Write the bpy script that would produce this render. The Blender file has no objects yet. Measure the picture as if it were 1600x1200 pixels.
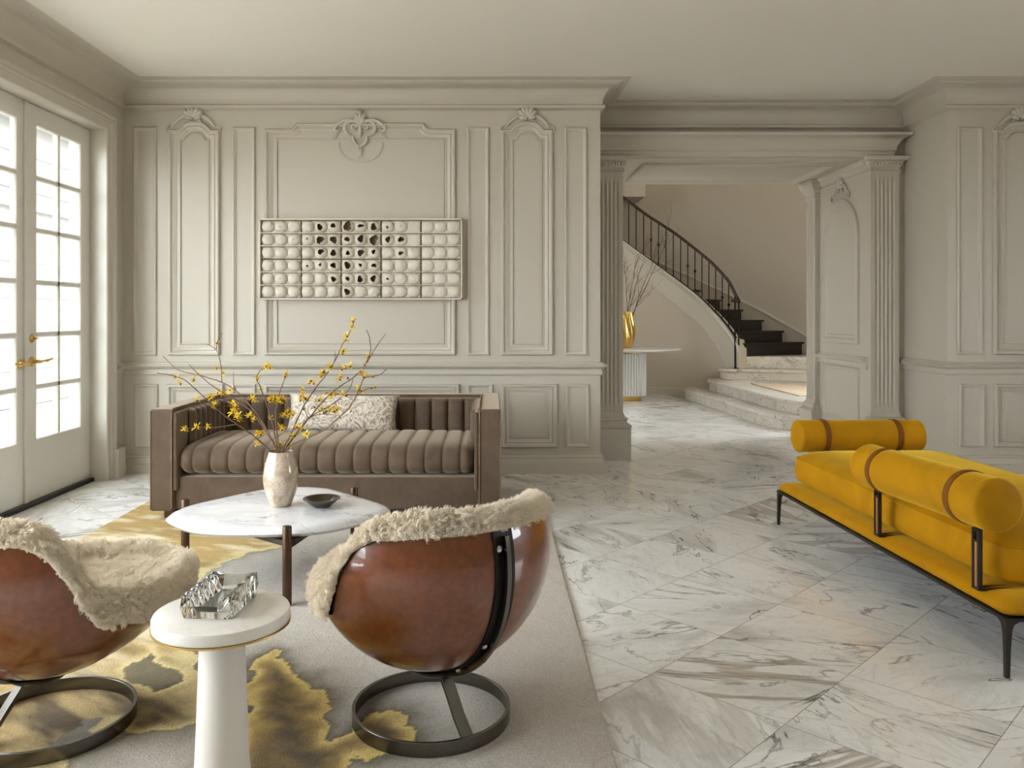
import bpy, bmesh, math, random
import numpy as np
from mathutils import Vector, Matrix, noise as mnoise
PI = math.pi
sc = bpy.context.scene
COL = sc.collection
R = math.radians

# ------------------------------------------------------------------ camera, world, exposure
EYE, FPX, VX, VY = 1.3, 1275.0, 768.0, 491.0
cam = bpy.data.cameras.new('camera'); cam_o = bpy.data.objects.new('camera', cam); COL.objects.link(cam_o)
cam.sensor_width = 36; cam.lens = 36 * FPX / 1600
cam.shift_x = (800 - VX) / 1600; cam.shift_y = -(600 - VY) / 1600
cam_o.location = (0, 0, EYE); cam_o.rotation_euler = (PI / 2, 0, 0)
cam.clip_start = .05
sc.camera = cam_o
sc.view_settings.view_transform = 'Standard'; sc.view_settings.look = 'None'
sc.view_settings.gamma = 1; sc.view_settings.use_curve_mapping = False
sc.view_settings.exposure = 0.0
try:
    sc.cycles.use_denoising = True
    sc.cycles.max_bounces = 10; sc.cycles.diffuse_bounces = 6; sc.cycles.glossy_bounces = 5
    sc.cycles.transmission_bounces = 8; sc.cycles.transparent_max_bounces = 12
    sc.cycles.sample_clamp_indirect = 8
    sc.cycles.caustics_reflective = False; sc.cycles.caustics_refractive = False
except Exception:
    pass
W = bpy.data.worlds.new('sky'); sc.world = W; W.use_nodes = True
wn = W.node_tree; wbg = wn.nodes['Background']
wbg.inputs['Color'].default_value = (.905, .962, 1.025, 1); wbg.inputs['Strength'].default_value = 13.5

# ------------------------------------------------------------------ helpers
def at(px, py, Y):
    return Vector(((px - VX) * Y / FPX, Y, EYE - (py - VY) * Y / FPX))
def lin(c):
    return tuple(((v / 255) / 12.92 if v / 255 <= .04045 else ((v / 255 + .055) / 1.055) ** 2.4) for v in c)

class MB:
    def __init__(s): s.v = []; s.f = []
    def add(s, vs, fs, M=None):
        o = len(s.v)
        for p in vs:
            p = Vector(p)
            s.v.append(tuple(M @ p) if M is not None else tuple(p))
        s.f += [tuple(i + o for i in f) for f in fs]
        return s
    def box(s, a, b, M=None):
        x0, y0, z0 = a; x1, y1, z1 = b
        vs = [(x0,y0,z0),(x1,y0,z0),(x1,y1,z0),(x0,y1,z0),(x0,y0,z1),(x1,y0,z1),(x1,y1,z1),(x0,y1,z1)]
        return s.add(vs, [(0,3,2,1),(4,5,6,7),(0,1,5,4),(1,2,6,5),(2,3,7,6),(3,0,4,7)], M)
    def rings(s, rings, closed=True, cap0=False, cap1=False, loop=False, M=None):
        n = len(rings[0]); vs = [p for r in rings for p in r]; fs = []
        m = len(rings)
        for i in range(m if loop else m - 1):
            a = i * n; b = ((i + 1) % m) * n
            for j in range(n if closed else n - 1):
                k = (j + 1) % n
                fs.append((a + j, a + k, b + k, b + j))
        if cap0: fs.append(tuple(range(n - 1, -1, -1)))
        if cap1: fs.append(tuple((m - 1) * n + j for j in range(n)))
        return s.add(vs, fs, M)
    def lathe(s, prof, n=32, M=None, cap0=True, cap1=True):
        rs = [[(r * math.cos(2*PI*j/n), r * math.sin(2*PI*j/n), z) for j in range(n)] for r, z in prof]
        return s.rings(rs, True, cap0, cap1, M=M)
    def tube(s, pts, rad, n=8, M=None, flat=1.0):
        pts = [Vector(p) for p in pts]; rs = []
        if not isinstance(rad, (list, tuple)): rad = [rad] * len(pts)
        up = None
        for i, p in enumerate(pts):
            t = (pts[min(i+1, len(pts)-1)] - pts[max(i-1, 0)])
            if t.length < 1e-9: t = Vector((0,0,1))
            t.normalize()
            if up is None:
                up = Vector((0,0,1)) if abs(t.z) < .9 else Vector((0,1,0))
            a = t.cross(up)
            if a.length < 1e-6: a = t.cross(Vector((1,0,0)))
            a.normalize(); b = a.cross(t).normalized(); up = b
            rs.append([p + a * (rad[i] * math.cos(2*PI*j/n)) + b * (rad[i] * flat * math.sin(2*PI*j/n)) for j in range(n)])
        return s.rings(rs, True, True, True, M=M)
    def prism(s, poly, z0, z1, M=None):
        n = len(poly)
        vs = [(x, y, z0) for x, y in poly] + [(x, y, z1) for x, y in poly]
        fs = [tuple(range(n-1, -1, -1)), tuple(range(n, 2*n))] + [(i, (i+1) % n, n + (i+1) % n, n + i) for i in range(n)]
        return s.add(vs, fs, M)
    def build(s, name, mat=None, parent=None, smooth=None, bevel=0, bseg=2, loc=None, sub=0, recalc=True):
        me = bpy.data.meshes.new(name); me.from_pydata(s.v, [], s.f); me.update()
        if recalc:
            bm = bmesh.new(); bm.from_mesh(me)
            bmesh.ops.recalc_face_normals(bm, faces=bm.faces); bm.to_mesh(me); bm.free()
        o = bpy.data.objects.new(name, me); COL.objects.link(o)
        if mat: me.materials.append(mat)
        if smooth is not None:
            for p in me.polygons: p.use_smooth = True
            if smooth < 179:
                try: me.set_sharp_from_angle(angle=R(smooth))
                except Exception: pass
        if bevel:
            m = o.modifiers.new('bevel', 'BEVEL'); m.width = bevel; m.segments = bseg; m.limit_method = 'ANGLE'; m.angle_limit = R(35)
            for p in me.polygons: p.use_smooth = True
            m.harden_normals = True
        if sub:
            m = o.modifiers.new('sub', 'SUBSURF'); m.levels = sub; m.render_levels = sub
        if parent: o.parent = parent
        if loc: o.location = loc
        return o

def thing(name, label, cat, loc=(0,0,0), rz=0, group=None):
    o = bpy.data.objects.new(name, None); COL.objects.link(o); o.empty_display_size = .1
    o.location = loc; o.rotation_euler = (0, 0, rz); o['label'] = label; o['category'] = cat
    if group: o['group'] = group
    return o
def tag(o, label, cat, group=None, kind=None):
    o['label'] = label; o['category'] = cat
    if group: o['group'] = group
    if kind: o['kind'] = kind
    return o
def struct(o, kind='structure'):
    o['kind'] = kind; return o

def off(path, d, closed):
    n = len(path); out = []
    for i in range(n):
        p = Vector(path[i])
        def nrm(a, b):
            e = (Vector(b) - Vector(a)); e.normalize(); return Vector((-e.y, e.x))
        if closed or 0 < i < n - 1:
            n1 = nrm(path[i-1], path[i]); n2 = nrm(path[i], path[(i+1) % n])
        elif i == 0: n1 = n2 = nrm(path[0], path[1])
        else: n1 = n2 = nrm(path[-2], path[-1])
        m = (n1 + n2) / max(.3, 1 + n1.dot(n2))
        out.append(p + m * d)
    return out
def sweep(mb, path, prof, fn, closed=False):
    """path 2-D, prof [(offset to the left, height)], fn(u, v, h) -> point"""
    rows = []
    offs = [off(path, d, closed) for d, h in prof]
    n = len(path)
    for i in range(n):
        rows.append([fn(offs[k][i].x, offs[k][i].y, prof[k][1]) for k in range(len(prof))])
    mb.rings(rows, closed=False, loop=closed)
    if not closed:
        o = len(mb.v) - n * len(prof); L = len(prof)
        mb.f.append(tuple(o + k for k in range(L))); mb.f.append(tuple(o + (n-1)*L + k for k in range(L)))
    return mb

# ------------------------------------------------------------------ materials
def new_mat(name):
    m = bpy.data.materials.new(name); m.use_nodes = True
    nt = m.node_tree; return m, nt, nt.nodes['Principled BSDF']
def N(nt, t, **k):
    n = nt.nodes.new(t)
    for a, b in k.items():
        if a in ('operation', 'blend_type', 'data_type', 'feature', 'noise_dimensions', 'interpolation_type', 'rotation_type', 'attribute_name', 'distance', 'wave_type', 'bands_direction', 'mode'):
            setattr(n, a, b)
        else: n.inputs[a].default_value = b
    return n
def L(nt, a, b): nt.links.new(a, b)
def ramp(nt, fac, stops):
    r = nt.nodes.new('ShaderNodeValToRGB'); e = r.color_ramp.elements
    while len(e) < len(stops): e.new(.5)
    for i, (p, c) in enumerate(stops):
        e[i].position = p; e[i].color = (*c, 1) if len(c) == 3 else c
    L(nt, fac, r.inputs['Fac']); return r
def bump(nt, b, src, strength, dist=.01):
    n = nt.nodes.new('ShaderNodeBump'); n.inputs['Strength'].default_value = strength; n.inputs['Distance'].default_value = dist
    L(nt, src, n.inputs['Height']); L(nt, n.outputs[0], b.inputs['Normal']); return n
def simple(name, rgb, rough=.5, metal=0, coat=0, sheen=0, sheen_tint=None, nscale=0, nstr=.1, ndist=.002, var=0, spec=.5, sub=0, trans=0, ior=1.5, crough=.05):
    m, nt, b = new_mat(name)
    c = lin(rgb)
    b.inputs['Base Color'].default_value = (*c, 1); b.inputs['Roughness'].default_value = rough
    b.inputs['Metallic'].default_value = metal; b.inputs['Coat Weight'].default_value = coat
    b.inputs['Coat Roughness'].default_value = crough
    b.inputs['Sheen Weight'].default_value = sheen; b.inputs['Specular IOR Level'].default_value = spec
    b.inputs['IOR'].default_value = ior
    if sheen: b.inputs['Sheen Roughness'].default_value = .35
    if sheen_tint: b.inputs['Sheen Tint'].default_value = (*lin(sheen_tint), 1)
    if trans: b.inputs['Transmission Weight'].default_value = trans
    tc = nt.nodes.new('ShaderNodeTexCoord')
    if nscale or var:
        no = N(nt, 'ShaderNodeTexNoise', Scale=nscale or 4, Detail=4.0); L(nt, tc.outputs['Object'], no.inputs['Vector'])
        if nscale: bump(nt, b, no.outputs['Fac'], nstr, ndist)
        if var:
            n2 = N(nt, 'ShaderNodeTexNoise', Scale=3.0, Detail=5.0); L(nt, tc.outputs['Object'], n2.inputs['Vector'])
            r = ramp(nt, n2.outputs['Fac'], [(.3, tuple(v * (1 - var) for v in c)), (.7, tuple(min(1, v * (1 + var)) for v in c))])
            L(nt, r.outputs[0], b.inputs['Base Color'])
    return m

M_wall = simple('wall_paint', (194, 187, 173), rough=.42, nscale=60, nstr=.02, ndist=.001)
M_ceil = simple('ceiling_paint', (226, 221, 210), rough=.8)
M_trim = simple('satin_trim_paint', (200, 194, 181), rough=.3)
M_door = simple('door_paint', (222, 218, 210), rough=.35)
M_hallw = simple('hall_plaster', (198, 188, 173), rough=.7)
M_brass = simple('brass', (214, 176, 98), rough=.28, metal=1)
M_black = simple('black_iron', (28, 24, 22), rough=.4, metal=.6)
M_thr = simple('threshold_metal', (34, 32, 31), rough=.4, metal=.5)
M_steel = simple('dark_steel', (112, 108, 102), rough=.24, metal=1, nscale=30, nstr=.03)
M_chrome = simple('chrome', (200, 198, 195), rough=.12, metal=1)
M_bframe = simple('gunmetal_frame', (62, 58, 55), rough=.35, metal=.8)
M_bronze = simple('bronze_leg', (86, 66, 50), rough=.38, metal=.75)
M_dwood = simple('ebony_stair_wood', (34, 25, 24), rough=.25, nscale=12, nstr=.05)
M_handr = simple('mahogany_handrail', (52, 33, 24), rough=.25)
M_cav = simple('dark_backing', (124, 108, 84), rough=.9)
M_clay = simple('unglazed_white_clay', (214, 207, 193), rough=.8, nscale=90, nstr=.25, ndist=.002, var=.04)
M_frame = simple('cream_lacquer_frame', (216, 206, 188), rough=.5)
M_twig = simple('twig_bark', (112, 88, 66), rough=.8, nscale=120, nstr=.3)
M_twigd = simple('dark_twig_bark', (66, 50, 42), rough=.8)
M_petal = simple('yellow_petal', (236, 204, 44), rough=.6)
M_bud = simple('brown_bud', (96, 48, 22), rough=.7)
M_bowl = simple('patinated_bronze_bowl', (92, 82, 74), rough=.28, metal=.9, nscale=25, nstr=.3, var=.35)
M_gold = simple('polished_gold', (212, 174, 100), rough=.14, metal=1)
M_ribw = simple('ribbed_white_lacquer', (206, 206, 202), rough=.35)
M_leather = simple('tan_leather_strap', (118, 74, 18), rough=.6, spec=.2)
M_inlay = simple('wood_inlay', (170, 120, 72), rough=.5)
M_landrug = simple('sand_sisal', (205, 186, 158), rough=.9, nscale=180, nstr=.3)
M_ext = simple('grey_siding', (150, 150, 148), rough=.7)
M_pave = simple('pale_terrace_stone', (190, 186, 178), rough=.8, var=.08)
M_sole = simple('black_rubber', (18, 18, 18), rough=.7)

def velvet(name, rgb, tint, sh=.8, scale=7):
    m, nt, b = new_mat(name); c = lin(rgb)
    tc = nt.nodes.new('ShaderNodeTexCoord')
    n = N(nt, 'ShaderNodeTexNoise', Scale=scale, Detail=6.0, Distortion=.8); L(nt, tc.outputs['Object'], n.inputs['Vector'])
    r = ramp(nt, n.outputs['Fac'], [(.3, tuple(v*.82 for v in c)), (.7, tuple(min(1, v*1.16) for v in c))])
    L(nt, r.outputs[0], b.inputs['Base Color'])
    b.inputs['Roughness'].default_value = .75; b.inputs['Specular IOR Level'].default_value = .15
    b.inputs['Sheen Weight'].default_value = sh; b.inputs['Sheen Roughness'].default_value = .38
    b.inputs['Sheen Tint'].default_value = (*lin(tint), 1)
    n2 = N(nt, 'ShaderNodeTexNoise', Scale=260.0, Detail=2.0); L(nt, tc.outputs['Object'], n2.inputs['Vector'])
    bump(nt, b, n2.outputs['Fac'], .25, .001)
    return m
M_sofa = velvet('taupe_velvet', (96, 81, 67), (220, 202, 178), .8)
M_piping = velvet('taupe_piping', (128, 108, 88), (210, 190, 160), .5)
M_yel = velvet('mustard_velvet', (178, 126, 4), (255, 214, 80), .7, 4)

# marble
def marble(name, base=(248, 247, 244), tiles=None, vscale=1.0, rough=.12, grey=(120, 116, 112), dens=1.0, brown=True):
    m, nt, b = new_mat(name)
    geo = nt.nodes.new('ShaderNodeNewGeometry') if tiles else nt.nodes.new('ShaderNodeTexCoord')
    pos = geo.outputs['Position'] if tiles else geo.outputs['Object']
    def vm(op, a, c=None):
        n = nt.nodes.new('ShaderNodeVectorMath'); n.operation = op
        if hasattr(a, 'is_output'): L(nt, a, n.inputs[0])
        else: n.inputs[0].default_value = a
        if c is not None:
            if hasattr(c, 'is_output'): L(nt, c, n.inputs[1])
            else: n.inputs[1].default_value = c
        return n.outputs[0]
    def mm(op, a, c=None, d=None, clamp=False):
        n = nt.nodes.new('ShaderNodeMath'); n.operation = op; n.use_clamp = clamp
        for i, x in enumerate((a, c, d)):
            if x is None: continue
            if hasattr(x, 'is_output'): L(nt, x, n.inputs[i])
            else: n.inputs[i].default_value = x
        return n.outputs[0]
    if tiles:
        size, ang, ox, oy = tiles
        rot = N(nt, 'ShaderNodeVectorRotate', rotation_type='Z_AXIS', Angle=ang); L(nt, pos, rot.inputs['Vector'])
        p = vm('MULTIPLY', vm('ADD', rot.outputs[0], (ox, oy, 0)), (1/size, 1/size, 1/size))
        cell = vm('FLOOR', p); fr = vm('FRACTION', p)
        cellxy = vm('MULTIPLY', cell, (1, 1, 0))
        wnz = nt.nodes.new('ShaderNodeTexWhiteNoise'); L(nt, cellxy, wnz.inputs['Vector'])
        rnd = wnz.outputs['Value']; rcol = wnz.outputs['Color']
        q = vm('MULTIPLY', vm('SUBTRACT', fr, (.5, .5, 0)), (size, size, 0))
        a4 = mm('MULTIPLY', mm('FLOOR', mm('MULTIPLY', rnd, 4.0)), PI/2)
        r2 = N(nt, 'ShaderNodeVectorRotate', rotation_type='Z_AXIS'); L(nt, q, r2.inputs['Vector'])
        L(nt, mm('ADD', mm('MULTIPLY', rnd, .9), a4), r2.inputs['Angle'])
        co = vm('ADD', r2.outputs[0], vm('MULTIPLY', rcol, (37, 53, 29)))
        sep = nt.nodes.new('ShaderNodeSeparateXYZ'); L(nt, fr, sep.inputs[0])
        ex = mm('ABSOLUTE', mm('SUBTRACT', sep.outputs[0], .5)); ey = mm('ABSOLUTE', mm('SUBTRACT', sep.outputs[1], .5))
        grout = mm('GREATER_THAN', mm('MAXIMUM', ex, ey), .4965)
        sc3 = nt.nodes.new('ShaderNodeSeparateColor'); L(nt, rcol, sc3.inputs[0]); r_a, r_b = sc3.outputs[1], sc3.outputs[2]
    else:
        co = pos; grout = None; r_a = r_b = None
    st = vm('MULTIPLY', co, (.55, 1.35, 1.0))
    def vein(scale, width, detail, dist, seed):
        n = N(nt, 'ShaderNodeTexNoise', Scale=scale * vscale, Detail=detail, Roughness=.55, Distortion=dist)
        L(nt, vm('ADD', st, (seed, seed * 1.7, seed * .6)), n.inputs['Vector'])
        d = mm('ABSOLUTE', mm('SUBTRACT', n.outputs['Fac'], .5))
        return mm('SUBTRACT', 1.0, mm('DIVIDE', d, width), clamp=True)
    mod = N(nt, 'ShaderNodeTexNoise', Scale=2.2 * vscale, Detail=3.0); L(nt, vm('ADD', st, (9, 3, 5)), mod.inputs['Vector'])
    mk = mm('MULTIPLY', mm('SUBTRACT', mod.outputs['Fac'], .43), 6.0, clamp=True)
    mk2 = mm('MULTIPLY', mm('SUBTRACT', .56, mod.outputs['Fac']), 6.0, clamp=True)
    v1 = mm('MULTIPLY', mm('POWER', vein(1.7, .010, 9.0, .9, 0), 1.2), mk)
    v2 = mm('MULTIPLY', mm('POWER', vein(2.1, .016, 9.0, .7, 11), 1.5), mk2)
    v3 = mm('MULTIPLY', vein(1.3, .075, 12.0, .6, 23), mk)
    v4 = vein(6.0, .035, 10.0, 2.0, 31)
    cloud = N(nt, 'ShaderNodeTexNoise', Scale=3.0 * vscale, Detail=8.0, Distortion=.5); L(nt, st, cloud.inputs['Vector'])
    basec = ramp(nt, cloud.outputs['Fac'], [(.25, tuple(v * .90 for v in lin(base))), (.6, lin(base))])
    col = basec.outputs[0]
    def mix(col, fac, c2, k):
        mx = nt.nodes.new('ShaderNodeMix'); mx.data_type = 'RGBA'
        L(nt, mm('MULTIPLY', fac, k, clamp=True), mx.inputs['Factor']); L(nt, col, mx.inputs['A'])
        mx.inputs['B'].default_value = (*lin(c2), 1); return mx.outputs['Result']
    col = mix(col, v4, (196, 192, 186), .30 * dens)
    k3 = .42 * dens
    if r_a is not None:
        sel = mm('MULTIPLY', mm('SUBTRACT', r_a, .72), 8.0, clamp=True)
        col = mix(col, mm('MULTIPLY', v3, sel), (160, 152, 142), .75)
        nsel = mm('SUBTRACT', 1.0, sel)
        col = mix(col, mm('MULTIPLY', v3, nsel), (190, 188, 184), .6)
        if brown:
            selb = mm('MULTIPLY', mm('SUBTRACT', r_b, .84), 12.0, clamp=True)
            wv = N(nt, 'ShaderNodeTexNoise', Scale=1.1, Detail=5.0, Distortion=.25); L(nt, vm('MULTIPLY', co, (.5, 3.2, 1)), wv.inputs['Vector'])
            bb = mm('SUBTRACT', 1.0, mm('DIVIDE', mm('ABSOLUTE', mm('SUBTRACT', wv.outputs['Fac'], .5)), .035), clamp=True)
            st2 = N(nt, 'ShaderNodeTexNoise', Scale=9.0, Detail=6.0); L(nt, vm('MULTIPLY', co, (.35, 6, 1)), st2.inputs['Vector'])
            bb = mm('MULTIPLY', mm('MULTIPLY', bb, 2.5, clamp=True), mm('ADD', mm('MULTIPLY', st2.outputs['Fac'], 1.3), -.1, clamp=True))
            col = mix(col, mm('MULTIPLY', bb, selb), (156, 138, 116), 1.0)
    else:
        col = mix(col, v3, (190, 188, 184), k3)
    col = mix(col, v2, grey, .7 * dens)
    col = mix(col, v1, tuple(int(g * .75) for g in grey), .95 * dens)
    if grout is not None: col = mix(col, grout, (150, 144, 136), .75)
    L(nt, col, b.inputs['Base Color']); b.inputs['Roughness'].default_value = rough
    b.inputs['Specular IOR Level'].default_value = .5
    return m
M_floor = marble('marble_tile_floor', tiles=(.505, PI/4, .161, -.466), rough=.13)
M_step = marble('marble_steps', base=(226, 220, 210), vscale=1.6, rough=.2)
M_slab = marble('marble_tabletop', base=(226, 226, 227), vscale=1.7, rough=.1, dens=.8, grey=(140, 142, 146))
M_alab = marble('white_onyx', base=(234, 229, 219), vscale=2.0, rough=.25, dens=.08)

def glass_pane():
    m = bpy.data.materials.new('window_glass'); m.use_nodes = True; nt = m.node_tree
    for n in list(nt.nodes): nt.nodes.remove(n)
    o = nt.nodes.new('ShaderNodeOutputMaterial'); t = nt.nodes.new('ShaderNodeBsdfTransparent'); g = nt.nodes.new('ShaderNodeBsdfGlossy')
    g.inputs['Roughness'].default_value = .02; t.inputs['Color'].default_value = (.97, .98, .97, 1)
    f = nt.nodes.new('ShaderNodeFresnel'); f.inputs['IOR'].default_value = 1.45
    gb = nt.nodes.new('ShaderNodeNewGeometry'); ml = nt.nodes.new('ShaderNodeMath'); ml.operation = 'SUBTRACT'; ml.use_clamp = True
    L(nt, f.outputs[0], ml.inputs[0]); L(nt, gb.outputs['Backfacing'], ml.inputs[1])
    mx = nt.nodes.new('ShaderNodeMixShader'); L(nt, ml.outputs[0], mx.inputs[0]); L(nt, t.outputs[0], mx.inputs[1]); L(nt, g.outputs[0], mx.inputs[2])
    L(nt, mx.outputs[0], o.inputs['Surface']); return m
M_pane = glass_pane()
M_crystal = simple('clear_crystal', (250, 252, 254), rough=0.0, trans=1.0, ior=1.52)

# shell lacquer
M_shell, nt, b = new_mat('amber_lacquered_fibreglass')
tc = nt.nodes.new('ShaderNodeTexCoord'); n = N(nt, 'ShaderNodeTexNoise', Scale=45.0, Detail=6.0); L(nt, tc.outputs['Object'], n.inputs['Vector'])
r_ = ramp(nt, n.outputs['Fac'], [(.35, lin((104, 50, 16))), (.65, lin((122, 62, 22)))]); L(nt, r_.outputs[0], b.inputs['Base Color'])
b.inputs['Roughness'].default_value = .35; b.inputs['Coat Weight'].default_value = 1; b.inputs['Coat Roughness'].default_value = .04
# fleece
M_fleece = simple('sheepskin', (238, 227, 208), rough=.95, spec=.1, nscale=75, nstr=1.0, ndist=.02)
M_furl = simple('sheepskin_wool', (244, 234, 216), rough=.8, spec=.15)
# vase
M_vase, nt, b = new_mat('mottled_pearl_glaze')
tc = nt.nodes.new('ShaderNodeTexCoord')
n = N(nt, 'ShaderNodeTexNoise', Scale=9.0, Detail=10.0, Distortion=1.2); L(nt, tc.outputs['Object'], n.inputs['Vector'])
n2 = N(nt, 'ShaderNodeTexNoise', Scale=26.0, Detail=8.0, Distortion=2.5); L(nt, tc.outputs['Object'], n2.inputs['Vector'])
r1 = ramp(nt, n.outputs['Fac'], [(.3, lin((150, 128, 108))), (.5, lin((192, 177, 160))), (.7, lin((212, 201, 187)))])
r2 = ramp(nt, n2.outputs['Fac'], [(.47, (0,0,0)), (.5, (1,1,1)), (.53, (0,0,0))])
mx = nt.nodes.new('ShaderNodeMix'); mx.data_type = 'RGBA'; L(nt, r2.outputs[0], mx.inputs['Factor']); L(nt, r1.outputs[0], mx.inputs['A']); mx.inputs['B'].default_value = (*lin((165, 132, 84)), 1)
L(nt, mx.outputs['Result'], b.inputs['Base Color']); b.inputs['Roughness'].default_value = .16; b.inputs['Coat Weight'].default_value = .6
# brocade pillow
M_broc, nt, b = new_mat('ivory_brocade')
tc = nt.nodes.new('ShaderNodeTexCoord')
v = N(nt, 'ShaderNodeTexNoise', Scale=9.0, Detail=6.0, Distortion=6.0); L(nt, tc.outputs['Object'], v.inputs['Vector'])
r1 = ramp(nt, v.outputs['Fac'], [(.38, lin((140, 124, 102))), (.5, lin((196, 184, 166))), (.62, lin((218, 208, 194)))])
L(nt, r1.outputs[0], b.inputs['Base Color']); b.inputs['Roughness'].default_value = .5; b.inputs['Sheen Weight'].default_value = .3
bump(nt, b, v.outputs['Fac'], .35, .008)
# rug: colour comes from a woven colour attribute
M_rug, nt, b = new_mat('hand_knotted_wool')
at_ = nt.nodes.new('ShaderNodeAttribute'); at_.attribute_name = 'weave'
tc = nt.nodes.new('ShaderNodeTexCoord')
n = N(nt, 'ShaderNodeTexNoise', Scale=220.0, Detail=3.0); L(nt, tc.outputs['Object'], n.inputs['Vector'])
r1 = ramp(nt, n.outputs['Fac'], [(.3, (.72,.72,.72)), (.7, (1.12,1.12,1.12))])
mx = nt.nodes.new('ShaderNodeMix'); mx.data_type = 'RGBA'; mx.blend_type = 'MULTIPLY'; mx.inputs['Factor'].default_value = 1
L(nt, at_.outputs['Color'], mx.inputs['A']); L(nt, r1.outputs[0], mx.inputs['B']); L(nt, mx.outputs['Result'], b.inputs['Base Color'])
b.inputs['Roughness'].default_value = .95; b.inputs['Specular IOR Level'].default_value = .1; b.inputs['Sheen Weight'].default_value = .15
n3 = N(nt, 'ShaderNodeTexNoise', Scale=28.0, Detail=4.0, Distortion=1.0); L(nt, tc.outputs['Object'], n3.inputs['Vector'])
ad = nt.nodes.new('ShaderNodeMath'); ad.operation = 'ADD'; L(nt, n.outputs['Fac'], ad.inputs[0]); L(nt, n3.outputs['Fac'], ad.inputs[1])
bump(nt, b, ad.outputs[0], .6, .006)

# ------------------------------------------------------------------ room shell
XL, YB, XB, YR, XR = -3.015, 6.685, .891, 7.38, 3.733     # left wall, back wall, its end, recess wall, right return
ZC, XE, YN = 3.187, 6.3, -2.2                             # ceiling, far right wall, rear wall
JL, JR, JE, ZS = 1.181, 3.406, 8.75, 2.695                # passage jambs, its far end, soffit
HX0, HX1, HY1, HZ = -2.0, 6.6, 15.6, 5.6                  # stair hall

mb = MB().box((-3.3, YN-.2, -.12), (HX1+.3, HY1+.3, 0)); struct(mb.build('floor', M_floor))
mb = MB().box((-3.3, YN-.2, ZC), (XE+.3, YR+.0, ZC+.15)); struct(mb.build('ceiling', M_ceil))
mb = MB().box((HX0-.2, JE, HZ), (HX1+.3, HY1+.3, HZ+.15)); struct(mb.build('ceiling_hall', M_ceil))
mb = MB().box((-60, -60, -.3), (60, 60, -.12)); struct(mb.build('ground', M_pave))
# left wall with the openings
mb = MB()
TH = 2.74
for a, c in ((YN-.2, .2), (4.3, 4.615), (6.375, YB)):
    mb.box((-3.3, a, 0), (XL, c, ZC))
for a, c in ((.2, 4.3), (4.615, 6.375)):
    mb.box((-3.3, a, TH), (XL, c, ZC))
struct(mb.build('wall_left', M_wall))

# profiles
THIN = [(0,0),(0,.012),(.006,.019),(.013,.019),(.019,.010),(.026,.007),(.032,0)]
BOLD = [(0,0),(0,.016),(.008,.028),(.02,.028),(.028,.014),(.036,.010),(.044,.016),(.052,.010),(.06,.006),(.066,0)]
def rect(u0, v0, u1, v1): return [(u0,v0),(u1,v0),(u1,v1),(u0,v1)]
def arched(u0, v0, u1, v1, aw, ah, step=.03):
    """upright panel whose top rises in a shouldered arch"""
    c = (u0+u1)/2; pts = [(u0,v0),(u1,v0),(u1,v1),(c+aw,v1),(c+aw,v1-step)]
    pts = [(u0,v0),(u1,v0),(u1,v1),(c+aw,v1)]
    for k in range(1, 12):
        t = PI * k / 12; pts.append((c + aw*.86*math.cos(t), v1 + step*.4 + (ah) * math.sin(t)))
    pts += [(c-aw,v1),(u0,v1)]
    return pts
def fn_back(Y): return lambda u, v, h: (u, Y - h, v)
SB = YB / FPX
def U(px): return (px - VX) * SB
def V(py): return EYE - (py - VY) * SB

mb = MB(); mb.box((-3.3, YB, 0), (XB, YR, ZC))
fb = fn_back(YB)
for x0, x1 in ((209,245),(364,399),(730,764),(882,917)):
    sweep(mb, rect(U(x0), V(555), U(x1), V(199)), THIN, fb, True)
for x0, x1 in ((211,247),(363,400),(731,770),(884,921)):
    sweep(mb, rect(U(x0), V(699), U(x1), V(600)), THIN, fb, True)
for x0, x1 in ((264,344),(783,864)):
    sweep(mb, arched(U(x0), V(555), U(x1), V(203), .14, .058), BOLD, fb, True)
    sweep(mb, arched(U(x0)+.085, V(555)+.085, U(x1)-.085, V(203)-.078, .095, .05), [(0,0),(.004,.008),(.012,.010)], fb, True)
    u0, u1 = U(x0)+.097, U(x1)-.097
for x0, x1 in ((262,350),(783,871)):
    sweep(mb, rect(U(x0), V(699), U(x1), V(600)), BOLD, fb, True)
    mb.box((U(x0)+.10, YB-.010, V(699)+.09), (U(x1)-.10, YB, V(600)-.09))
# centre panel with the shouldered head
cu = (U(414)+U(712))/2
pts = [(U(414),V(555)),(U(712),V(555)),(U(712),V(202)),(U(674),V(202))]
for k in range(1, 6):
    t = PI/2 * k/6; pts.append((U(674)-.055*math.sin(t), V(202)+.05*(1-math.cos(t))))
pts += [(U(662),V(193)),(U(464),V(193))]
for k in range(5, 0, -1):
    t = PI/2 * k/6; pts.append((U(452)+.055*math.sin(t), V(202)+.05*(1-math.cos(t))))
pts += [(U(452),V(202)),(U(414),V(202))]
sweep(mb, pts, BOLD, fb, True)
sweep(mb, rect(U(414)+.09, V(555)+.09, U(712)-.09, V(216)), [(0,0),(.004,.008),(.012,.010)], fb, True)
# dropped lobe under the cartouche
lob = [(cu + .19*math.sin(t), V(216) - .20 * (math.cos(t*.92) ** .8 if math.cos(t*.92) > 0 else 0)) for t in [(-1 + 2*k/16)*PI/2 for k in range(17)]]
sweep(mb, lob, [(0,0),(.004,.010),(.016,.010),(.020,0)], fb, False)
sweep(mb, rect(U(414), V(699), U(718), V(600)), BOLD, fb, True)
struct(mb.build('wall_back', M_wall, smooth=40))

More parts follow.
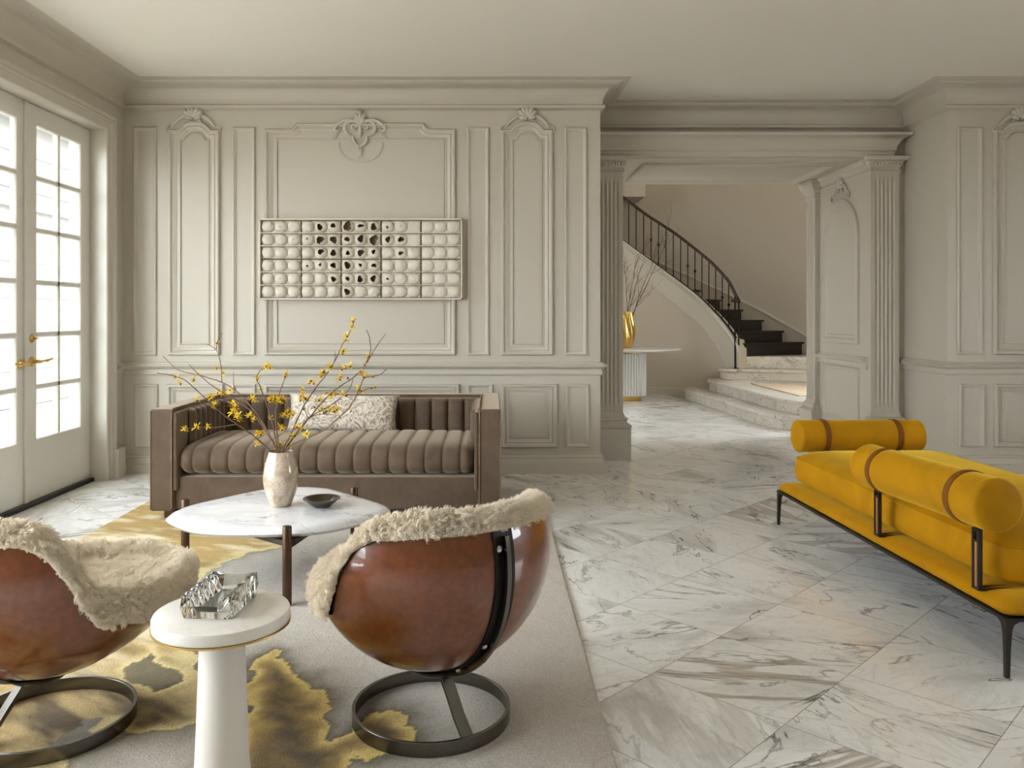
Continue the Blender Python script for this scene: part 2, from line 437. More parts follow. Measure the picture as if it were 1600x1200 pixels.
# right-hand frontal wall
mb = MB(); mb.box((XR, YB, 0), (XE+.3, YR, ZC))
for x0, x1 in ((1495,1534),(1652,1691)):
    sweep(mb, rect(U(x0), V(554), U(x1), V(199)), THIN, fb, True)
    sweep(mb, rect(U(x0+3), V(698), U(x1+4), V(600)), THIN, fb, True)
sweep(mb, arched(U(1551), V(554), U(1632), V(203), .14, .058), BOLD, fb, True)
sweep(mb, arched(U(1551)+.085, V(554)+.085, U(1632)-.085, V(203)-.078, .095, .05), [(0,0),(.004,.008),(.012,.010)], fb, True)
sweep(mb, rect(U(1553), V(698), U(1636), V(600)), BOLD, fb, True)
mb.box((U(1553)+.10, YB-.010, V(698)+.09), (U(1636)-.10, YB, V(600)-.09))
struct(mb.build('wall_right', M_wall, smooth=40))

# passage masses either side, and over it
mb = MB(); mb.box((-3.3, YR, 0), (JL, JE, HZ)); struct(mb.build('wall_passage_left', M_wall))
mb = MB(); mb.box((JR, YR, 0), (HX1+.3, JE, HZ))
arch = []
yc, za, ra = 7.955, 2.02, .40
fj = lambda u, v, h: (JR - h, u, v)     # u = Y ; seen from -X the left normal of a clockwise path points in
arch = [(yc+ra, 1.02), (yc+ra, za)] + [(yc + ra*math.cos(t), za + ra*math.sin(t)) for t in [PI*k/24 for k in range(1, 24)]] + [(yc-ra, za), (yc-ra, 1.02)]
sweep(mb, arch, [(0,0),(.0,.02),(.02,.032),(.04,.03),(.055,.014),(.075,.012),(.085,0)], fj, True)
sweep(mb, rect(yc-ra, .12+.17, yc+ra, .80), THIN, fj, True)
struct(mb.build('wall_passage_right', M_wall, smooth=40))
mb = MB(); mb.box((JL, YR, ZS), (JR, JE, HZ))
sweep(mb, rect(JL+.22, YR+.16, JR-.22, JE-.2), [(0,0),(0,.02),(.02,.03),(.045,.014),(.06,0)], lambda u, v, h: (u, v, ZS - h), True)
struct(mb.build('wall_over_passage', M_wall, smooth=40))
# remaining envelope, out of frame
struct(MB().box((XE, YN-.2, 0), (XE+.3, 1.8, ZC)).box((XE, 3.2, 0), (XE+.3, YB, ZC)).box((XE, 1.8, 0), (XE+.3, 3.2, .9)).box((XE, 1.8, 2.5), (XE+.3, 3.2, ZC)).build('wall_east', M_wall))  # window opening added, unseen, to let in fill daylight from the right
struct(MB().box((-3.3, YN-.2, 0), (XE+.3, YN, ZC)).build('wall_rear', M_wall))
mb = MB(); mb.box((HX1, JE, 0), (HX1+.3, 8.95, HZ)).box((HX1, 13.4, 0), (HX1+.3, HY1+.3, HZ)).box((HX1, 8.95, 0), (HX1+.3, 13.4, .4)).box((HX1, 8.95, 5.4), (HX1+.3, 13.4, HZ))
struct(mb.build('wall_hall_right', M_hallw))
struct(MB().box((HX0-.3, JE, 0), (HX0, 10.2, HZ)).box((HX0-.3, 11.3, 0), (HX0, HY1+.3, HZ)).box((HX0-.3, 10.2, 0), (HX0, 11.3, .6)).box((HX0-.3, 10.2, 4.6), (HX0, 11.3, HZ)).build('wall_hall_left', M_hallw))  # opening in this wall is an added unseen window that brightens the hall
struct(MB().box((HX0-.3, HY1, 0), (HX1+.3, HY1+.3, HZ)).build('wall_hall_back', M_hallw))

# crown, cornice, chair rail, baseboards
CROWN = [(0,2.966),(.012,2.974),(.034,2.982),(.034,3.006),(.016,3.015)]
for k in range(1, 10):
    t = PI/2 * k/10
    CROWN.append((.016 + .108*(1-math.cos(t)), 3.017 + .134*math.sin(t)))
CROWN += [(.138,3.153),(.140,3.160),(.156,3.163),(.162,3.172),(.196,3.176),(.204,3.180),(.2156,3.1868)]
path = [(XE,YB),(XR,YB),(XR,YR),(XB,YR),(XB,YB),(XL,YB),(XL,YN),(XE,YN)]
mb = MB(); sweep(mb, path, CROWN, lambda u, v, h: (u, v, h), True); struct(mb.build('trim_1', M_wall, smooth=40))
RAIL = [(0,.800),(.016,.804),(.020,.816),(.014,.824),(.014,.850),(.030,.860),(.050,.872),(.054,.882),(.048,.890),(.024,.893),(.018,.905),(.0,.908)]
mb = MB(); sweep(mb, [(XB,YR),(XB,YB),(XL,YB),(XL,6.53)], RAIL, lambda u, v, h: (u, v, h)); struct(mb.build('trim_2', M_wall, smooth=40))
mb = MB(); sweep(mb, [(XE,YB),(XR,YB),(XR,YR),(3.68,YR)], RAIL, lambda u, v, h: (u, v, h)); struct(mb.build('trim_3', M_wall, smooth=40))
BASE = [(0,0),(.046,0),(.046,.074),(.034,.078),(.034,.088),(.026,.110),(.020,.122),(.024,.130),(.018,.142),(0,.148)]
mb = MB(); sweep(mb, [(XB,YR),(XB,YB),(XL,YB),(XL,6.55)], BASE, lambda u, v, h: (u, v, h)); struct(mb.build('baseboard_back', M_wall, smooth=40))
mb = MB(); sweep(mb, [(XE,YB),(XR,YB),(XR,YR),(3.68,YR)], BASE, lambda u, v, h: (u, v, h)); struct(mb.build('baseboard_right', M_wall, smooth=40))
mb = MB(); sweep(mb, [(XL,4.5),(XL,4.3)], BASE, lambda u, v, h: (u, v, h)); struct(mb.build('baseboard_left', M_wall, smooth=40))
# plinth block at the casing foot
struct(MB().box((XL, 6.43, 0), (XL+.075, 6.56, .235)).build('trim_4', M_wall, bevel=.004))

# entablature beam across the passage
BEAM = [(0,2.695),(.058,2.695),(.066,2.700),(.060,2.712),(.072,2.720),(.080,2.745),(.080,2.757),(.092,2.764),(.092,2.80),(.104,2.815),(.116,2.845),(.130,2.856),(.150,2.870),(.180,2.882),(.190,2.907),(0,2.915)]
mb = MB(); sweep(mb, [(3.53, YR+.1), (3.53, YR), (XB, YR)], BEAM, lambda u, v, h: (u, v, h))
struct(mb.build('trim_5', M_wall, smooth=40))

# pilasters
def pilaster(label, xc, w, Yf, side_to=None):
    t = thing('pilaster', label, 'pilaster', (xc, YR, 0), group='fluted pilasters of the passage')
    d = YR - Yf
    # fluted shaft: plan profile extruded
    z0, z1, f0, f1 = .42, 2.575, .49, 2.50
    mb = MB(); n = 5; fw = w*.72/n; e = w*.14
    def plan(deep):
        pts = [(-w/2, 0), (-w/2, -d)]
        for k in range(n):
            x0 = -w/2 + e + k*fw + fw*.12; x1 = x0 + fw*.76
            for q in range(7):
                a = PI*q/6; pts.append(((x0+x1)/2 - math.cos(a)*(x1-x0)/2, -d + deep*math.sin(a)*.013))
        pts += [(w/2, -d), (w/2, 0)]
        return pts
    rows = [[(x, y, z) for x, y in plan(dp)] for z, dp in ((z0,0),(f0,0),(f0+.02,1),(f1-.02,1),(f1,0),(z1,0))]
    mb.rings(rows, closed=False); mb.build('shaft', M_wall, t, smooth=50)
    def skirt(name, prof):
        mb = MB(); sweep(mb, [(w/2, .0), (w/2, -d), (-w/2, -d), (-w/2, .0)], [(a, z) for a, z in prof], lambda u, v, h: (u, v, h))
        return mb.build(name, M_wall, t, smooth=40)
    skirt('base', [(.0,0),(.062,0),(.062,.275),(.055,.282),(.066,.292),(.066,.312),(.050,.322),(.030,.334),(.028,.350),(.036,.358),(.036,.372),(.012,.380),(.010,.40),(0,.42)])
    cp = skirt('capital', [(0,2.57),(.008,2.575),(.014,2.583),(.008,2.592),(.004,2.60),(.004,2.622),(.012,2.628),(.020,2.634),(.024,2.665),(.030,2.672),(.050,2.678),(.062,2.70),(.070,2.71),(0,2.712)])
    mb = MB()
    ne = 9
    for k in range(ne):
        x = -w/2 + (k+.5)*w/ne
        mb.lathe([(.0,-.016),(.007,-.012),(.0095,0),(.007,.012),(0,.016)], 8, Matrix.Translation((x, -d-.022, 2.648)))
    mb.build('egg_moulding', M_wall, cp, smooth=60)
    return t
pilaster('fluted pilaster left of the passage, partly behind the panelled wall end', 1.181-.127, .254, 7.325)
pilaster('fluted pilaster right of the passage, above the far end of the yellow daybed', 3.406+.127, .254, 7.325)
# inner pilaster on the far right of the jamb
t = thing('pilaster', 'slim pilaster at the far inner edge of the passage beside the stairs', 'pilaster', (JR, 8.59, 0), group='fluted pilasters of the passage')
mb = MB(); w = .23; d = .046; n = 4
pts = [(0, -w/2), (-d, -w/2)]
for k in range(n):
    x0 = -w/2 + .03 + k*.043 + .005
    for q in range(7):
        a = PI*q/6; pts.append((-d + math.sin(a)*.010, x0 + .017 - math.cos(a)*.017))
pts += [(-d, w/2), (0, w/2)]
mb.rings([[(x, y, z) for x, y in pts] for z in (.40, 2.58)], closed=False); mb.build('shaft', M_wall, t, smooth=50)
for nm, prof in (('base', [(0,0),(.055,0),(.055,.26),(.062,.275),(.062,.30),(.04,.315),(.028,.335),(.034,.36),(.01,.38),(0,.41)]),
                 ('capital', [(0,2.50),(.008,2.505),(.014,2.513),(.006,2.525),(.006,2.56),(.02,2.57),(.028,2.60),(.04,2.612),(.055,2.64),(.066,2.672),(.07,2.69),(0,2.694)])):
    mb = MB(); sweep(mb, [(0, w/2), (-d, w/2), (-d, -w/2), (0, -w/2)], [(-a, z) for a, z in prof], lambda u, v, h: (u, v, h))
    mb.build(nm, M_wall, t, smooth=40)
# band, rail and base along the jamb
mb = MB(); JB = [(0,2.57),(.01,2.578),(.014,2.588),(.006,2.60),(.008,2.625),(.02,2.64),(.026,2.66),(.05,2.675),(.062,2.694),(0,2.695)]
sweep(mb, [(JR, 8.48), (JR, YR)], [(-a, z) for a, z in JB], lambda u, v, h: (u, v, h))
struct(mb.build('trim_6', M_wall, smooth=40))
mb = MB(); sweep(mb, [(JR, 8.48), (JR, YR)], [(-a, z) for a, z in RAIL], lambda u, v, h: (u, v, h)); struct(mb.build('trim_7', M_wall, smooth=40))
mb = MB(); sweep(mb, [(JR, 8.48), (JR, YR)], [(-a, z) for a, z in BASE], lambda u, v, h: (u, v, h)); struct(mb.build('baseboard_passage', M_wall, smooth=40))

# plaster ornaments
def arc(cx, cz, r, a0, a1, n=14, r2=None):
    return [(cx + (r if r2 is None else r + (r2-r)*k/n) * math.cos(R(a0 + (a1-a0)*k/n)), cz + (r if r2 is None else r + (r2-r)*k/n) * math.sin(R(a0 + (a1-a0)*k/n))) for k in range(n+1)]
def scroll(mb, pts2, r, y=-.012, M=None, taper=True):
    n = len(pts2) - 1
    mb.tube([(x, y, z) for x, z in pts2], [r * (.35 + .65 * math.sin(PI * min(1, max(0, k/n*.9+.1))) if taper else 1) for k in range(n+1)], 8, M, flat=1)
def shell_orn(name, label, loc, rz=0, s=1.0):
    t = thing(name, label, 'wall ornament', loc, rz)
    mb = MB()
    for k in range(7):
        a = R(90 + (k-3)*24); l = (.085 if k % 6 else .06)*s
        mb.tube([(math.cos(a)*l*q*.9, -.012-.016*math.sin(PI*q), math.sin(a)*l*q+.02*s) for q in (.15,.35,.6,.85,1.0)], [.005*s,.010*s,.014*s,.017*s,.008*s], 8, flat=1)
    mb.build('scallop', M_trim, t, smooth=60)
    mb = MB()
    for sg in (-1, 1):
        scroll(mb, [(sg*x, z) for x, z in arc(.035*s, .0, .018*s, 200, -160, 16, .008*s)], .008*s)
        scroll(mb, [(sg*x, z) for x, z in arc(0, -.10*s, .155*s, 80, 28, 12)], .013*s)
        scroll(mb, [(sg*x, z) for x, z in arc(.155*s, -.045*s, .022*s, 90, -180, 10)], .007*s)
    mb.build('scrollwork', M_trim, t, smooth=60)
    return t
shell_orn('shell_ornament', 'plaster scallop over the panel left of the bubbled artwork', (U(303), YB, V(192)), s=1.25)
shell_orn('shell_ornament', 'plaster scallop over the panel right of the bubbled artwork', (U(824), YB, V(192)), s=1.25)
shell_orn('shell_ornament', 'plaster scallop high on the wall above the yellow daybed', (U(1592), YB, V(192)), s=1.25)
shell_orn('shell_ornament', 'plaster crest over the arched panel inside the passage', (JR, yc, 2.50), -PI/2, 1.2)
t = thing('cartouche', 'ornate plaster rococo cartouche with scrolls above the bubbled artwork', 'wall ornament', (cu, YB, V(205)))
mb = MB()
for k, (a, l) in enumerate(((90,.12),(66,.10),(114,.10),(45,.07),(135,.07))):
    a = R(a)
    mb.tube([(math.cos(a)*l*q, -.016-.02*math.sin(PI*q), math.sin(a)*l*q+.05) for q in (.0,.3,.6,.85,1.0)], [.008,.014,.016,.012,.004], 8)
mb.tube([(0,-.016,.06),(0,-.022,0),(0,-.016,-.05)], [.010,.016,.006], 8)
mb.build('acanthus', M_trim, t, smooth=60)
mb = MB()
for sg in (-1, 1):
    scroll(mb, [(sg*x, z) for x, z in arc(.062, .02, .062, 150, -80, 20)], .016, -.022)
    scroll(mb, [(sg*x, z) for x, z in arc(.045, .025, .028, 160, -200, 18, .008)], .011, -.02)
    scroll(mb, [(sg*x, z) for x, z in arc(.0, -.065, .056, 20, -88, 16)], .014, -.02)
    scroll(mb, [(sg*x, z) for x, z in arc(.10, -.02, .105, 125, 20, 16)], .017, -.024)
    scroll(mb, [(sg*x, z) for x, z in arc(.185, .02, .022, 120, -180, 12)], .011, -.02)
    for q in range(4):
        mb.tube([(sg*(.19+.012*q), -.010, .0-.018*q), (sg*(.178+.012*q), -.014, -.02-.018*q)], [.007,.003], 6)
mb.build('scrollwork', M_trim, t, smooth=60)
mb = MB()
for q in range(5):
    for sg in (-1, 1):
        mb.tube([(0,-.014,-.12-.018*q),(sg*(.018-.003*q),-.016,-.128-.018*q),(sg*.012,-.012,-.142-.018*q)], [.006,.007,.003], 6)
mb.build('leaf_drop', M_trim, t, smooth=60)

# ------------------------------------------------------------------ french doors
XD = -3.13
def leaf(name, y0, y1, hinge_far):
    z0, z1 = .03, 2.732; gy0, gy1 = (y0+.115, y1-.135) if hinge_far else (y0+.135, y1-.115)
    gz0, gz1 = .44, 2.602; xi, xo = XD, XD-.045
    mb = MB()
    mb.box((xo, y0, z0), (xi, gy0, z1)).box((xo, gy1, z0), (xi, y1, z1)).box((xo, gy0, z0), (xi, gy1, gz0)).box((xo, gy0, gz1), (xi, gy1, z1))
    ym = (gy0+gy1)/2
    mb.box((xo+.002, ym-.013, gz0), (xi-.006, ym+.013, gz1))
    for k in range(1, 6):
        z = gz0 + (gz1-gz0)*k/6; mb.box((xo+.002, gy0, z-.013), (xi-.006, gy1, z+.013))
    for k in range(6):
        for (a, c) in ((gy0, ym-.013), (ym+.013, gy1)):
            za_, zb_ = gz0 + (gz1-gz0)*k/6 + (.013 if k else 0), gz0 + (gz1-gz0)*(k+1)/6 - (.013 if k < 5 else 0)
            sweep(mb, rect(a, za_, c, zb_), [(0,-.002),(.004,-.004),(.010,-.014),(.010,-.022)], lambda u, v, h: (XD + h, u, v), True)
    o = struct(mb.build(name, M_door, smooth=30))
    MB().box((XD-.026, gy0, gz0), (XD-.022, gy1, gz1)).build('glass', M_pane, o)
    return o
d1 = leaf('door_1', 5.497, 6.353, True)
d2 = leaf('door_2', 4.638, 5.493, False)
MB().box((XD, 5.455, .03), (XD+.016, 5.50, 2.732)).build('astragal', M_door, d2, bevel=.005)
def lever(y, z, sg, parent):
    mb = MB(); Mx = Matrix.Translation((XD, y, z)) @ Matrix.Rotation(PI/2, 4, 'Y')
    mb.lathe([(.034,0),(.034,.004),(.030,.009),(.022,.012),(.014,.016),(.012,.05),(.015,.056),(.012,.064),(0,.066)], 24, Mx)
    pts = [(XD+.055, y, z),(XD+.058, y+sg*.04, z+.002),(XD+.056, y+sg*.08, z+.003),(XD+.055, y+sg*.13, z+.008),(XD+.053,y+sg*.16,z+.012)]
    mb.tube(pts, [.011,.008,.009,.008,.010], 10)
    mb.lathe([(.004,-.01),(.013,0),(.004,.01)], 12, Matrix.Translation((XD+.056, y+sg*.088, z+.003)) @ Matrix.Rotation(PI/2, 4, 'X'))
    return mb.build('lever_handle', M_brass, parent, smooth=50)
lever(5.555, .978, 1, d1); lever(5.415, .968, -1, d2)
mb = MB(); mb.lathe([(.030,0),(.030,.005),(.024,.011),(.012,.014),(.010,.026),(0,.028)], 24, Matrix.Translation((XD, 5.555, 1.135)) @ Matrix.Rotation(PI/2, 4, 'Y'))
mb.box((XD+.020, 5.540, 1.130), (XD+.046, 5.570, 1.140)); mb.build('deadbolt', M_brass, d1, smooth=40, bevel=.002)
struct(MB().box((XD-.09, 4.615, 0), (XD+.035, 6.375, .028)).build('trim_8', M_thr))
# jamb liner + stop + casing
mb = MB()
mb.box((-3.28, 6.357, 0), (XL, 6.376, 2.74)).box((-3.28, 4.614, 0), (XL, 4.634, 2.74)).box((-3.28, 4.614, 2.736), (XL, 6.376, 2.755))
CAS = [(0,.0),(0,.016),(.008,.024),(.03,.020),(.06,.022),(.066,.032),(.08,.036),(.09,.028),(.10,.040),(.115,.044),(.122,.03),(.125,0)]
sweep(mb, [(4.634, 0),(4.634, 2.738),(6.356, 2.738),(6.356, 0)], CAS, lambda u, v, h: (XL + h, u, v))
struct(mb.build('trim_9', M_trim, smooth=40))
# unseen windows further along the left wall
def simple_window(name, y0, y1):
    mb = MB(); z0, z1 = .03, 2.72
    mb.box((-3.20, y0, z0), (-3.12, y0+.1, z1)).box((-3.20, y1-.1, z0), (-3.12, y1, z1)).box((-3.20, y0, z0), (-3.12, y1, z0+.35)).box((-3.20, y0, z1-.12), (-3.12, y1, z1))
    ym = (y0+y1)/2; mb.box((-3.20, ym-.09, z0), (-3.12, ym+.09, z1))
    for k in range(1, 6): z = .38 + 2.22*k/6; mb.box((-3.18, y0, z-.014), (-3.14, y1, z+.014))
    for y in ((y0+ym)/2, (y1+ym)/2): mb.box((-3.18, y-.014, .38), (-3.14, y+.014, 2.6))
    o = struct(mb.build(name, M_door)); return o
simple_window('window_1', .2, 4.3)
# neighbouring clapboard building outside
mb = MB(); X0 = -7.2
mb.box((X0-4, 4, -.12), (X0, 24, 4.3))
for k in range(8):
    z = -.1 + k*.55
    mb.add([(X0, 4, z), (X0+.03, 4, z), (X0+.004, 4, z+.55), (X0, 4, z+.55), (X0, 24, z), (X0+.03, 24, z), (X0+.004, 24, z+.55), (X0, 24, z+.55)], [(0,1,2,3),(7,6,5,4),(0,4,5,1),(1,5,6,2),(2,6,7,3)])
for y in (9.5, 12.3, 15.4): mb.box((X0, y, -.1), (X0+.09, y+.16, 4.3))
mb.box((X0, 4, 2.9), (X0+.12, 24, 3.05)); mb.box((X0, 4, 4.2), (X0+.35, 24, 4.4)); mb.box((X0, 4, 1.0), (X0+.08, 24, 1.08))
o = mb.build('neighbour_house', M_ext); tag(o, 'pale clapboard building wall seen through the french door panes', 'building')

# ------------------------------------------------------------------ stair hall
CX, CY, RI, RO = 1.85, 11.22, 2.15, 3.60
def pol(r, th, z): a = R(th); return (CX + r*math.cos(a), CY + r*math.sin(a), z)
def interp(x, xs, ys): return float(np.interp(x, xs, ys))
def zcap(t): return interp(t, [24,28,30.5,34,39,49,61.5,80,120], [.60,.78,.92,1.07,1.26,1.592,1.937,2.45,3.60])
def zlow(t): return interp(t, [24,35,37,39,45,49,57.5,70.5,120], [.0,.48,.60,.75,1.03,1.17,1.41,1.78,3.2])
def zrail(t): return interp(t, [29,30,34.5,43.5,48,60,72,81.5,120], [1.50,1.52,1.80,2.12,2.255,2.61,2.92,3.20,4.36])
# drum wall below the stair and the tall outer wall
mb = MB(); T = [28 + k*2 for k in range(56)]
rows = [[pol(RI, t, 0), pol(RI, t, zlow(t)+.03), pol(RI+.12, t, zlow(t)+.03), pol(RI+.12, t, 0)] for t in T]
mb.rings(rows, closed=True, cap0=True, cap1=True); struct(mb.build('wall_stair_drum', M_hallw, smooth=30))
mb = MB(); T = [-40 + k*4 for k in range(56)]
rows = [[pol(RO, t, 0), pol(RO, t, HZ), pol(RO+.1, t, HZ), pol(RO+.1, t, 0)] for t in T]
T2 = [t for t in T if t >= -12]
rows = [[pol(RO, t, 0), pol(RO, t, HZ), pol(RO+.1, t, HZ), pol(RO+.1, t, 0)] for t in T2]
mb.rings(rows, closed=True, cap0=True, cap1=True); struct(mb.build('wall_stair_outer', M_hallw, smooth=30))
mb = MB(); T = [44 + k*2 for k in range(48)]
mb.rings([[pol(RI, t, 0), pol(RI-.02, t, 0), pol(RI-.02, t, .10), pol(RI-.012, t, .115), pol(RI, t, .12)] for t in T], closed=False)
struct(mb.build('baseboard_drum', M_wall, smooth=40))
# staircase
stair = thing('staircase', 'curving staircase with dark treads and white stringer beyond the passage', 'staircase', (0,0,0))
for k in range(15):
    th = 30 + 6*k; z1 = .860 + .173*k; z0 = z1 - .173 if k else .66
    if k == 0: z0 = .66
    mb = MB(); q = [th + 6.6*j/4 for j in range(5)]
    mb.rings([[pol(RI+.06, a, z0+.0), pol(RI+.06, a, z1-.03), pol(RO-.02, a, z1-.03), pol(RO-.02, a, z0+.0)] for a in q], True, True, True)
    q = [th - .6 + 7.2*j/4 for j in range(5)]
    mb.rings([[pol(RI+.05, a, z1-.03), pol(RI+.05, a, z1), pol(RO-.015, a, z1), pol(RO-.015, a, z1-.03)] for a in q], True, True, True)
    mb.build('step', M_dwood, stair)
mb = MB(); T = [28.5 + k*1.5 for k in range(61)]
def srow(t):
    zc, zl = zcap(t), min(zlow(t), zcap(t)-.05)
    return [pol(RI+.05,t,zl),pol(RI-.035,t,zl),pol(RI-.035,t,zl+.02),pol(RI-.03,t,zl+.03),pol(RI-.03,t,zc-.10),pol(RI-.045,t,zc-.085),pol(RI-.04,t,zc-.06),pol(RI-.055,t,zc-.045),pol(RI-.05,t,zc-.02),pol(RI-.055,t,zc-.012),pol(RI-.05,t,zc),pol(RI+.08,t,zc),pol(RI+.08,t,zc-.3 if zc-.3>zl else zl)]
mb.rings([srow(t) for t in T], True, True, True); mb.build('stringer', M_trim, stair, smooth=30)
mb = MB(); T = [16 + k*3 for k in range(34)]
def zs(t): return .99 + .0300*(t-30)
mb.rings([[pol(RO,t,zs(t)-.02),pol(RO-.03,t,zs(t)-.02),pol(RO-.036,t,zs(t)),pol(RO-.024,t,zs(t)+.018),pol(RO,t,zs(t)+.022)] for t in T], False)
mb.build('skirt_rail', M_trim, stair, smooth=30)
# railing
rail = thing('stair_railing', 'dark iron railing with mahogany handrail curving up the stairs', 'railing', (0,0,0))
T = [29.5 + k*1.5 for k in range(48)]
pts = [Vector(pol(RI, t, zrail(t))) for t in T]
end = Vector(pol(RI, 29.5, 1.50))
vol = [end + Vector((-.05*(1-math.cos(a)) - .03*math.sin(a)*0, -.06*math.sin(a)*1.0 , 0)) * (1) for a in [PI*k/8 for k in range(8, 0, -1)]]
mb = MB(); mb.tube(vol + pts, .025, 10, flat=.85); mb.build('handrail', M_handr, rail, smooth=60)
T = [31.5 + 3.2*k for k in range(20)]
for i, t in enumerate(T):
    z0, z1 = zcap(t) - .005, zrail(t) - .015
    mb = MB(); mb.tube([pol(RI, t, z0), pol(RI, t, z1)], .0085, 8)
    if i % 5 in (1, 2) or i == 0:
        zm = z0 + (z1-z0)*.5
        M = Matrix.Translation(pol(RI, t, zm)); mb.lathe([(.004,-.03),(.015,-.02),(.022,0),(.015,.02),(.004,.03)], 10, M)
    mb.build('baluster', M_black, rail, smooth=60)
    if True:
        pass
for x, y in ((3.665, 12.28), (3.715, 12.26)):
    mb = MB(); mb.lathe([(.022,0),(.022,.012),(.012,.03),(.011,.05)], 10, Matrix.Translation((x, y, .48)))
    mb.tube([(x, y, .50), (x, y, 1.50)], .0125, 8); mb.build('newel_post', M_black, rail, smooth=60)
mb = MB(); T = [31 + 1.5*k for k in range(41)]
mb.rings([[pol(RI-.018,t,zcap(t)),pol(RI-.018,t,zcap(t)+.014),pol(RI+.018,t,zcap(t)+.014),pol(RI+.018,t,zcap(t))] for t in T], True, True, True)
mb.build('bottom_rail', M_black, rail)
# marble steps
ms = thing('marble_steps', 'broad marble steps with rounded nosings below the dark stairs', 'steps', (0,0,0))
def mstep(edge, z0, z1, nm='step'):
    poly = edge + [(6.4, edge[-1][1]), (6.4, 13.2), (edge[0][0]+.0, 13.2)]
    mb = MB(); n = .018
    mb.prism(poly, z0, z1-.04)
    e2 = [(p.x, p.y) for p in off(edge, -.028, False)]
    mb.prism(e2 + [(6.4, e2[-1][1]), (6.4, 13.2), (e2[0][0], 13.2)], z1-.04, z1)
    return mb.build(nm, M_step, ms, bevel=.01, bseg=3)
def onwall(x): return CY + math.sqrt(max(0, (RI-.02)**2 - (x-CX)**2))
e1 = [(3.02, 12.62),(2.96,12.50),(2.955,12.40),(2.98,12.30),(3.02,11.6),(3.06,11.0),(3.11,10.0),(3.13,9.62),(3.17,9.35),(3.26,9.16),(3.45,9.07),(3.9,9.03)]
e2 = [(3.32,12.34),(3.26,12.24),(3.25,12.14),(3.27,12.04),(3.30,11.2),(3.34,10.2),(3.37,9.6),(3.42,9.35),(3.52,9.18),(3.7,9.10),(4.0,9.08)]
e1 = [(3.10,12.85)] + e1; e2 = [(3.36,12.6)] + e2
# treads follow the drum: clip their back edge to the drum wall
def mstep2(edge, z0, z1, back):
    def poly(e): return e + [(5.1, e[-1][1]), (5.1, 12.65), (4.1, 12.65)] + [pol(RI-.004, a, 0)[:2] for a in range(33, int(math.degrees(math.acos((e[0][0]-CX)/RI))), 2)]
    mb = MB(); mb.prism(poly(edge), z0, z1-.04)
    o = off(edge, -.028, False); mb.prism(poly([(p.x, p.y) for p in o]), z1-.04, z1)
    return mb.build('step', M_step, ms, bevel=.009, bseg=3)
mstep2(e1, 0, .16, 12.9); mstep2(e2, .16, .32, 12.7)
e3 = [(3.56,12.50),(3.47,12.44),(3.455,12.34),(3.50,12.25),(3.65,12.15),(4.2,12.0),(4.9,11.72)]
mstep2(e3, .32, .48, 12.7)
mb = MB(); mb.prism([(3.83,12.36),(4.95,12.25),(4.95,12.8),(3.95,12.8)], .48, .66); mb.build('riser_block', M_step, ms, bevel=.006)
# white curb at the foot of the stair
mb = MB(); mb.prism([(3.745,12.30),(3.80,12.28),(3.85,12.31),(3.87,12.38),(3.87,12.72),(3.745,12.72)], .48, .80)
mb.prism([(3.745,12.42),(3.86,12.42),(3.86,12.72),(3.745,12.72)], .80, .92); mb.build('curb', M_trim, stair, bevel=.03, bseg=3)
o = MB().prism([(3.64,11.45),(3.68,9.76),(4.95,9.6),(4.95,11.5)], .3205, .332).build('landing_mat', M_landrug)
tag(o, 'flat sand coloured mat lying on the marble landing', 'mat')
# upper landing corner
struct(MB().box((.5, 13.9, 3.30), (2.62, 14.75, 3.62)).build('trim_10', M_hallw, bevel=.01))
mb = MB().box((.5, 13.86, 3.62), (2.64, 14.75, 3.66)); struct(mb.build('trim_11', M_dwood))
# hall table
TX, TY = 2.07, 12.4
t = thing('pedestal_table', 'round white table on a ribbed drum base in the stair hall', 'table', (TX, TY, 0))
MB().lathe([(0,.748),(.70,.748),(.775,.762),(.80,.778),(.797,.785),(.78,.788),(0,.788)], 64, None).build('tabletop', simple('white_lacquer_top', (214,212,206), rough=.18), t, smooth=40)
n = 40; prof = []
for k in range(n*6):
    a = 2*PI*k/(n*6); r = .262 + .018*abs(math.sin(a*n/2)) ** .6
    prof.append((r*math.cos(a), r*math.sin(a)))
mb = MB(); mb.prism(prof, .075, .715); mb.build('ribbed_drum', M_ribw, t, smooth=50)
MB().lathe([(.225,.715),(.24,.72),(.24,.742),(.225,.748)], 48).build('brass_collar', M_brass, t, smooth=40)
MB().lathe([(.19,0),(.20,.003),(.20,.030),(.20,.04),(.20,.06),(.20,.075)], 48).build('brass_foot', M_brass, t, smooth=40)
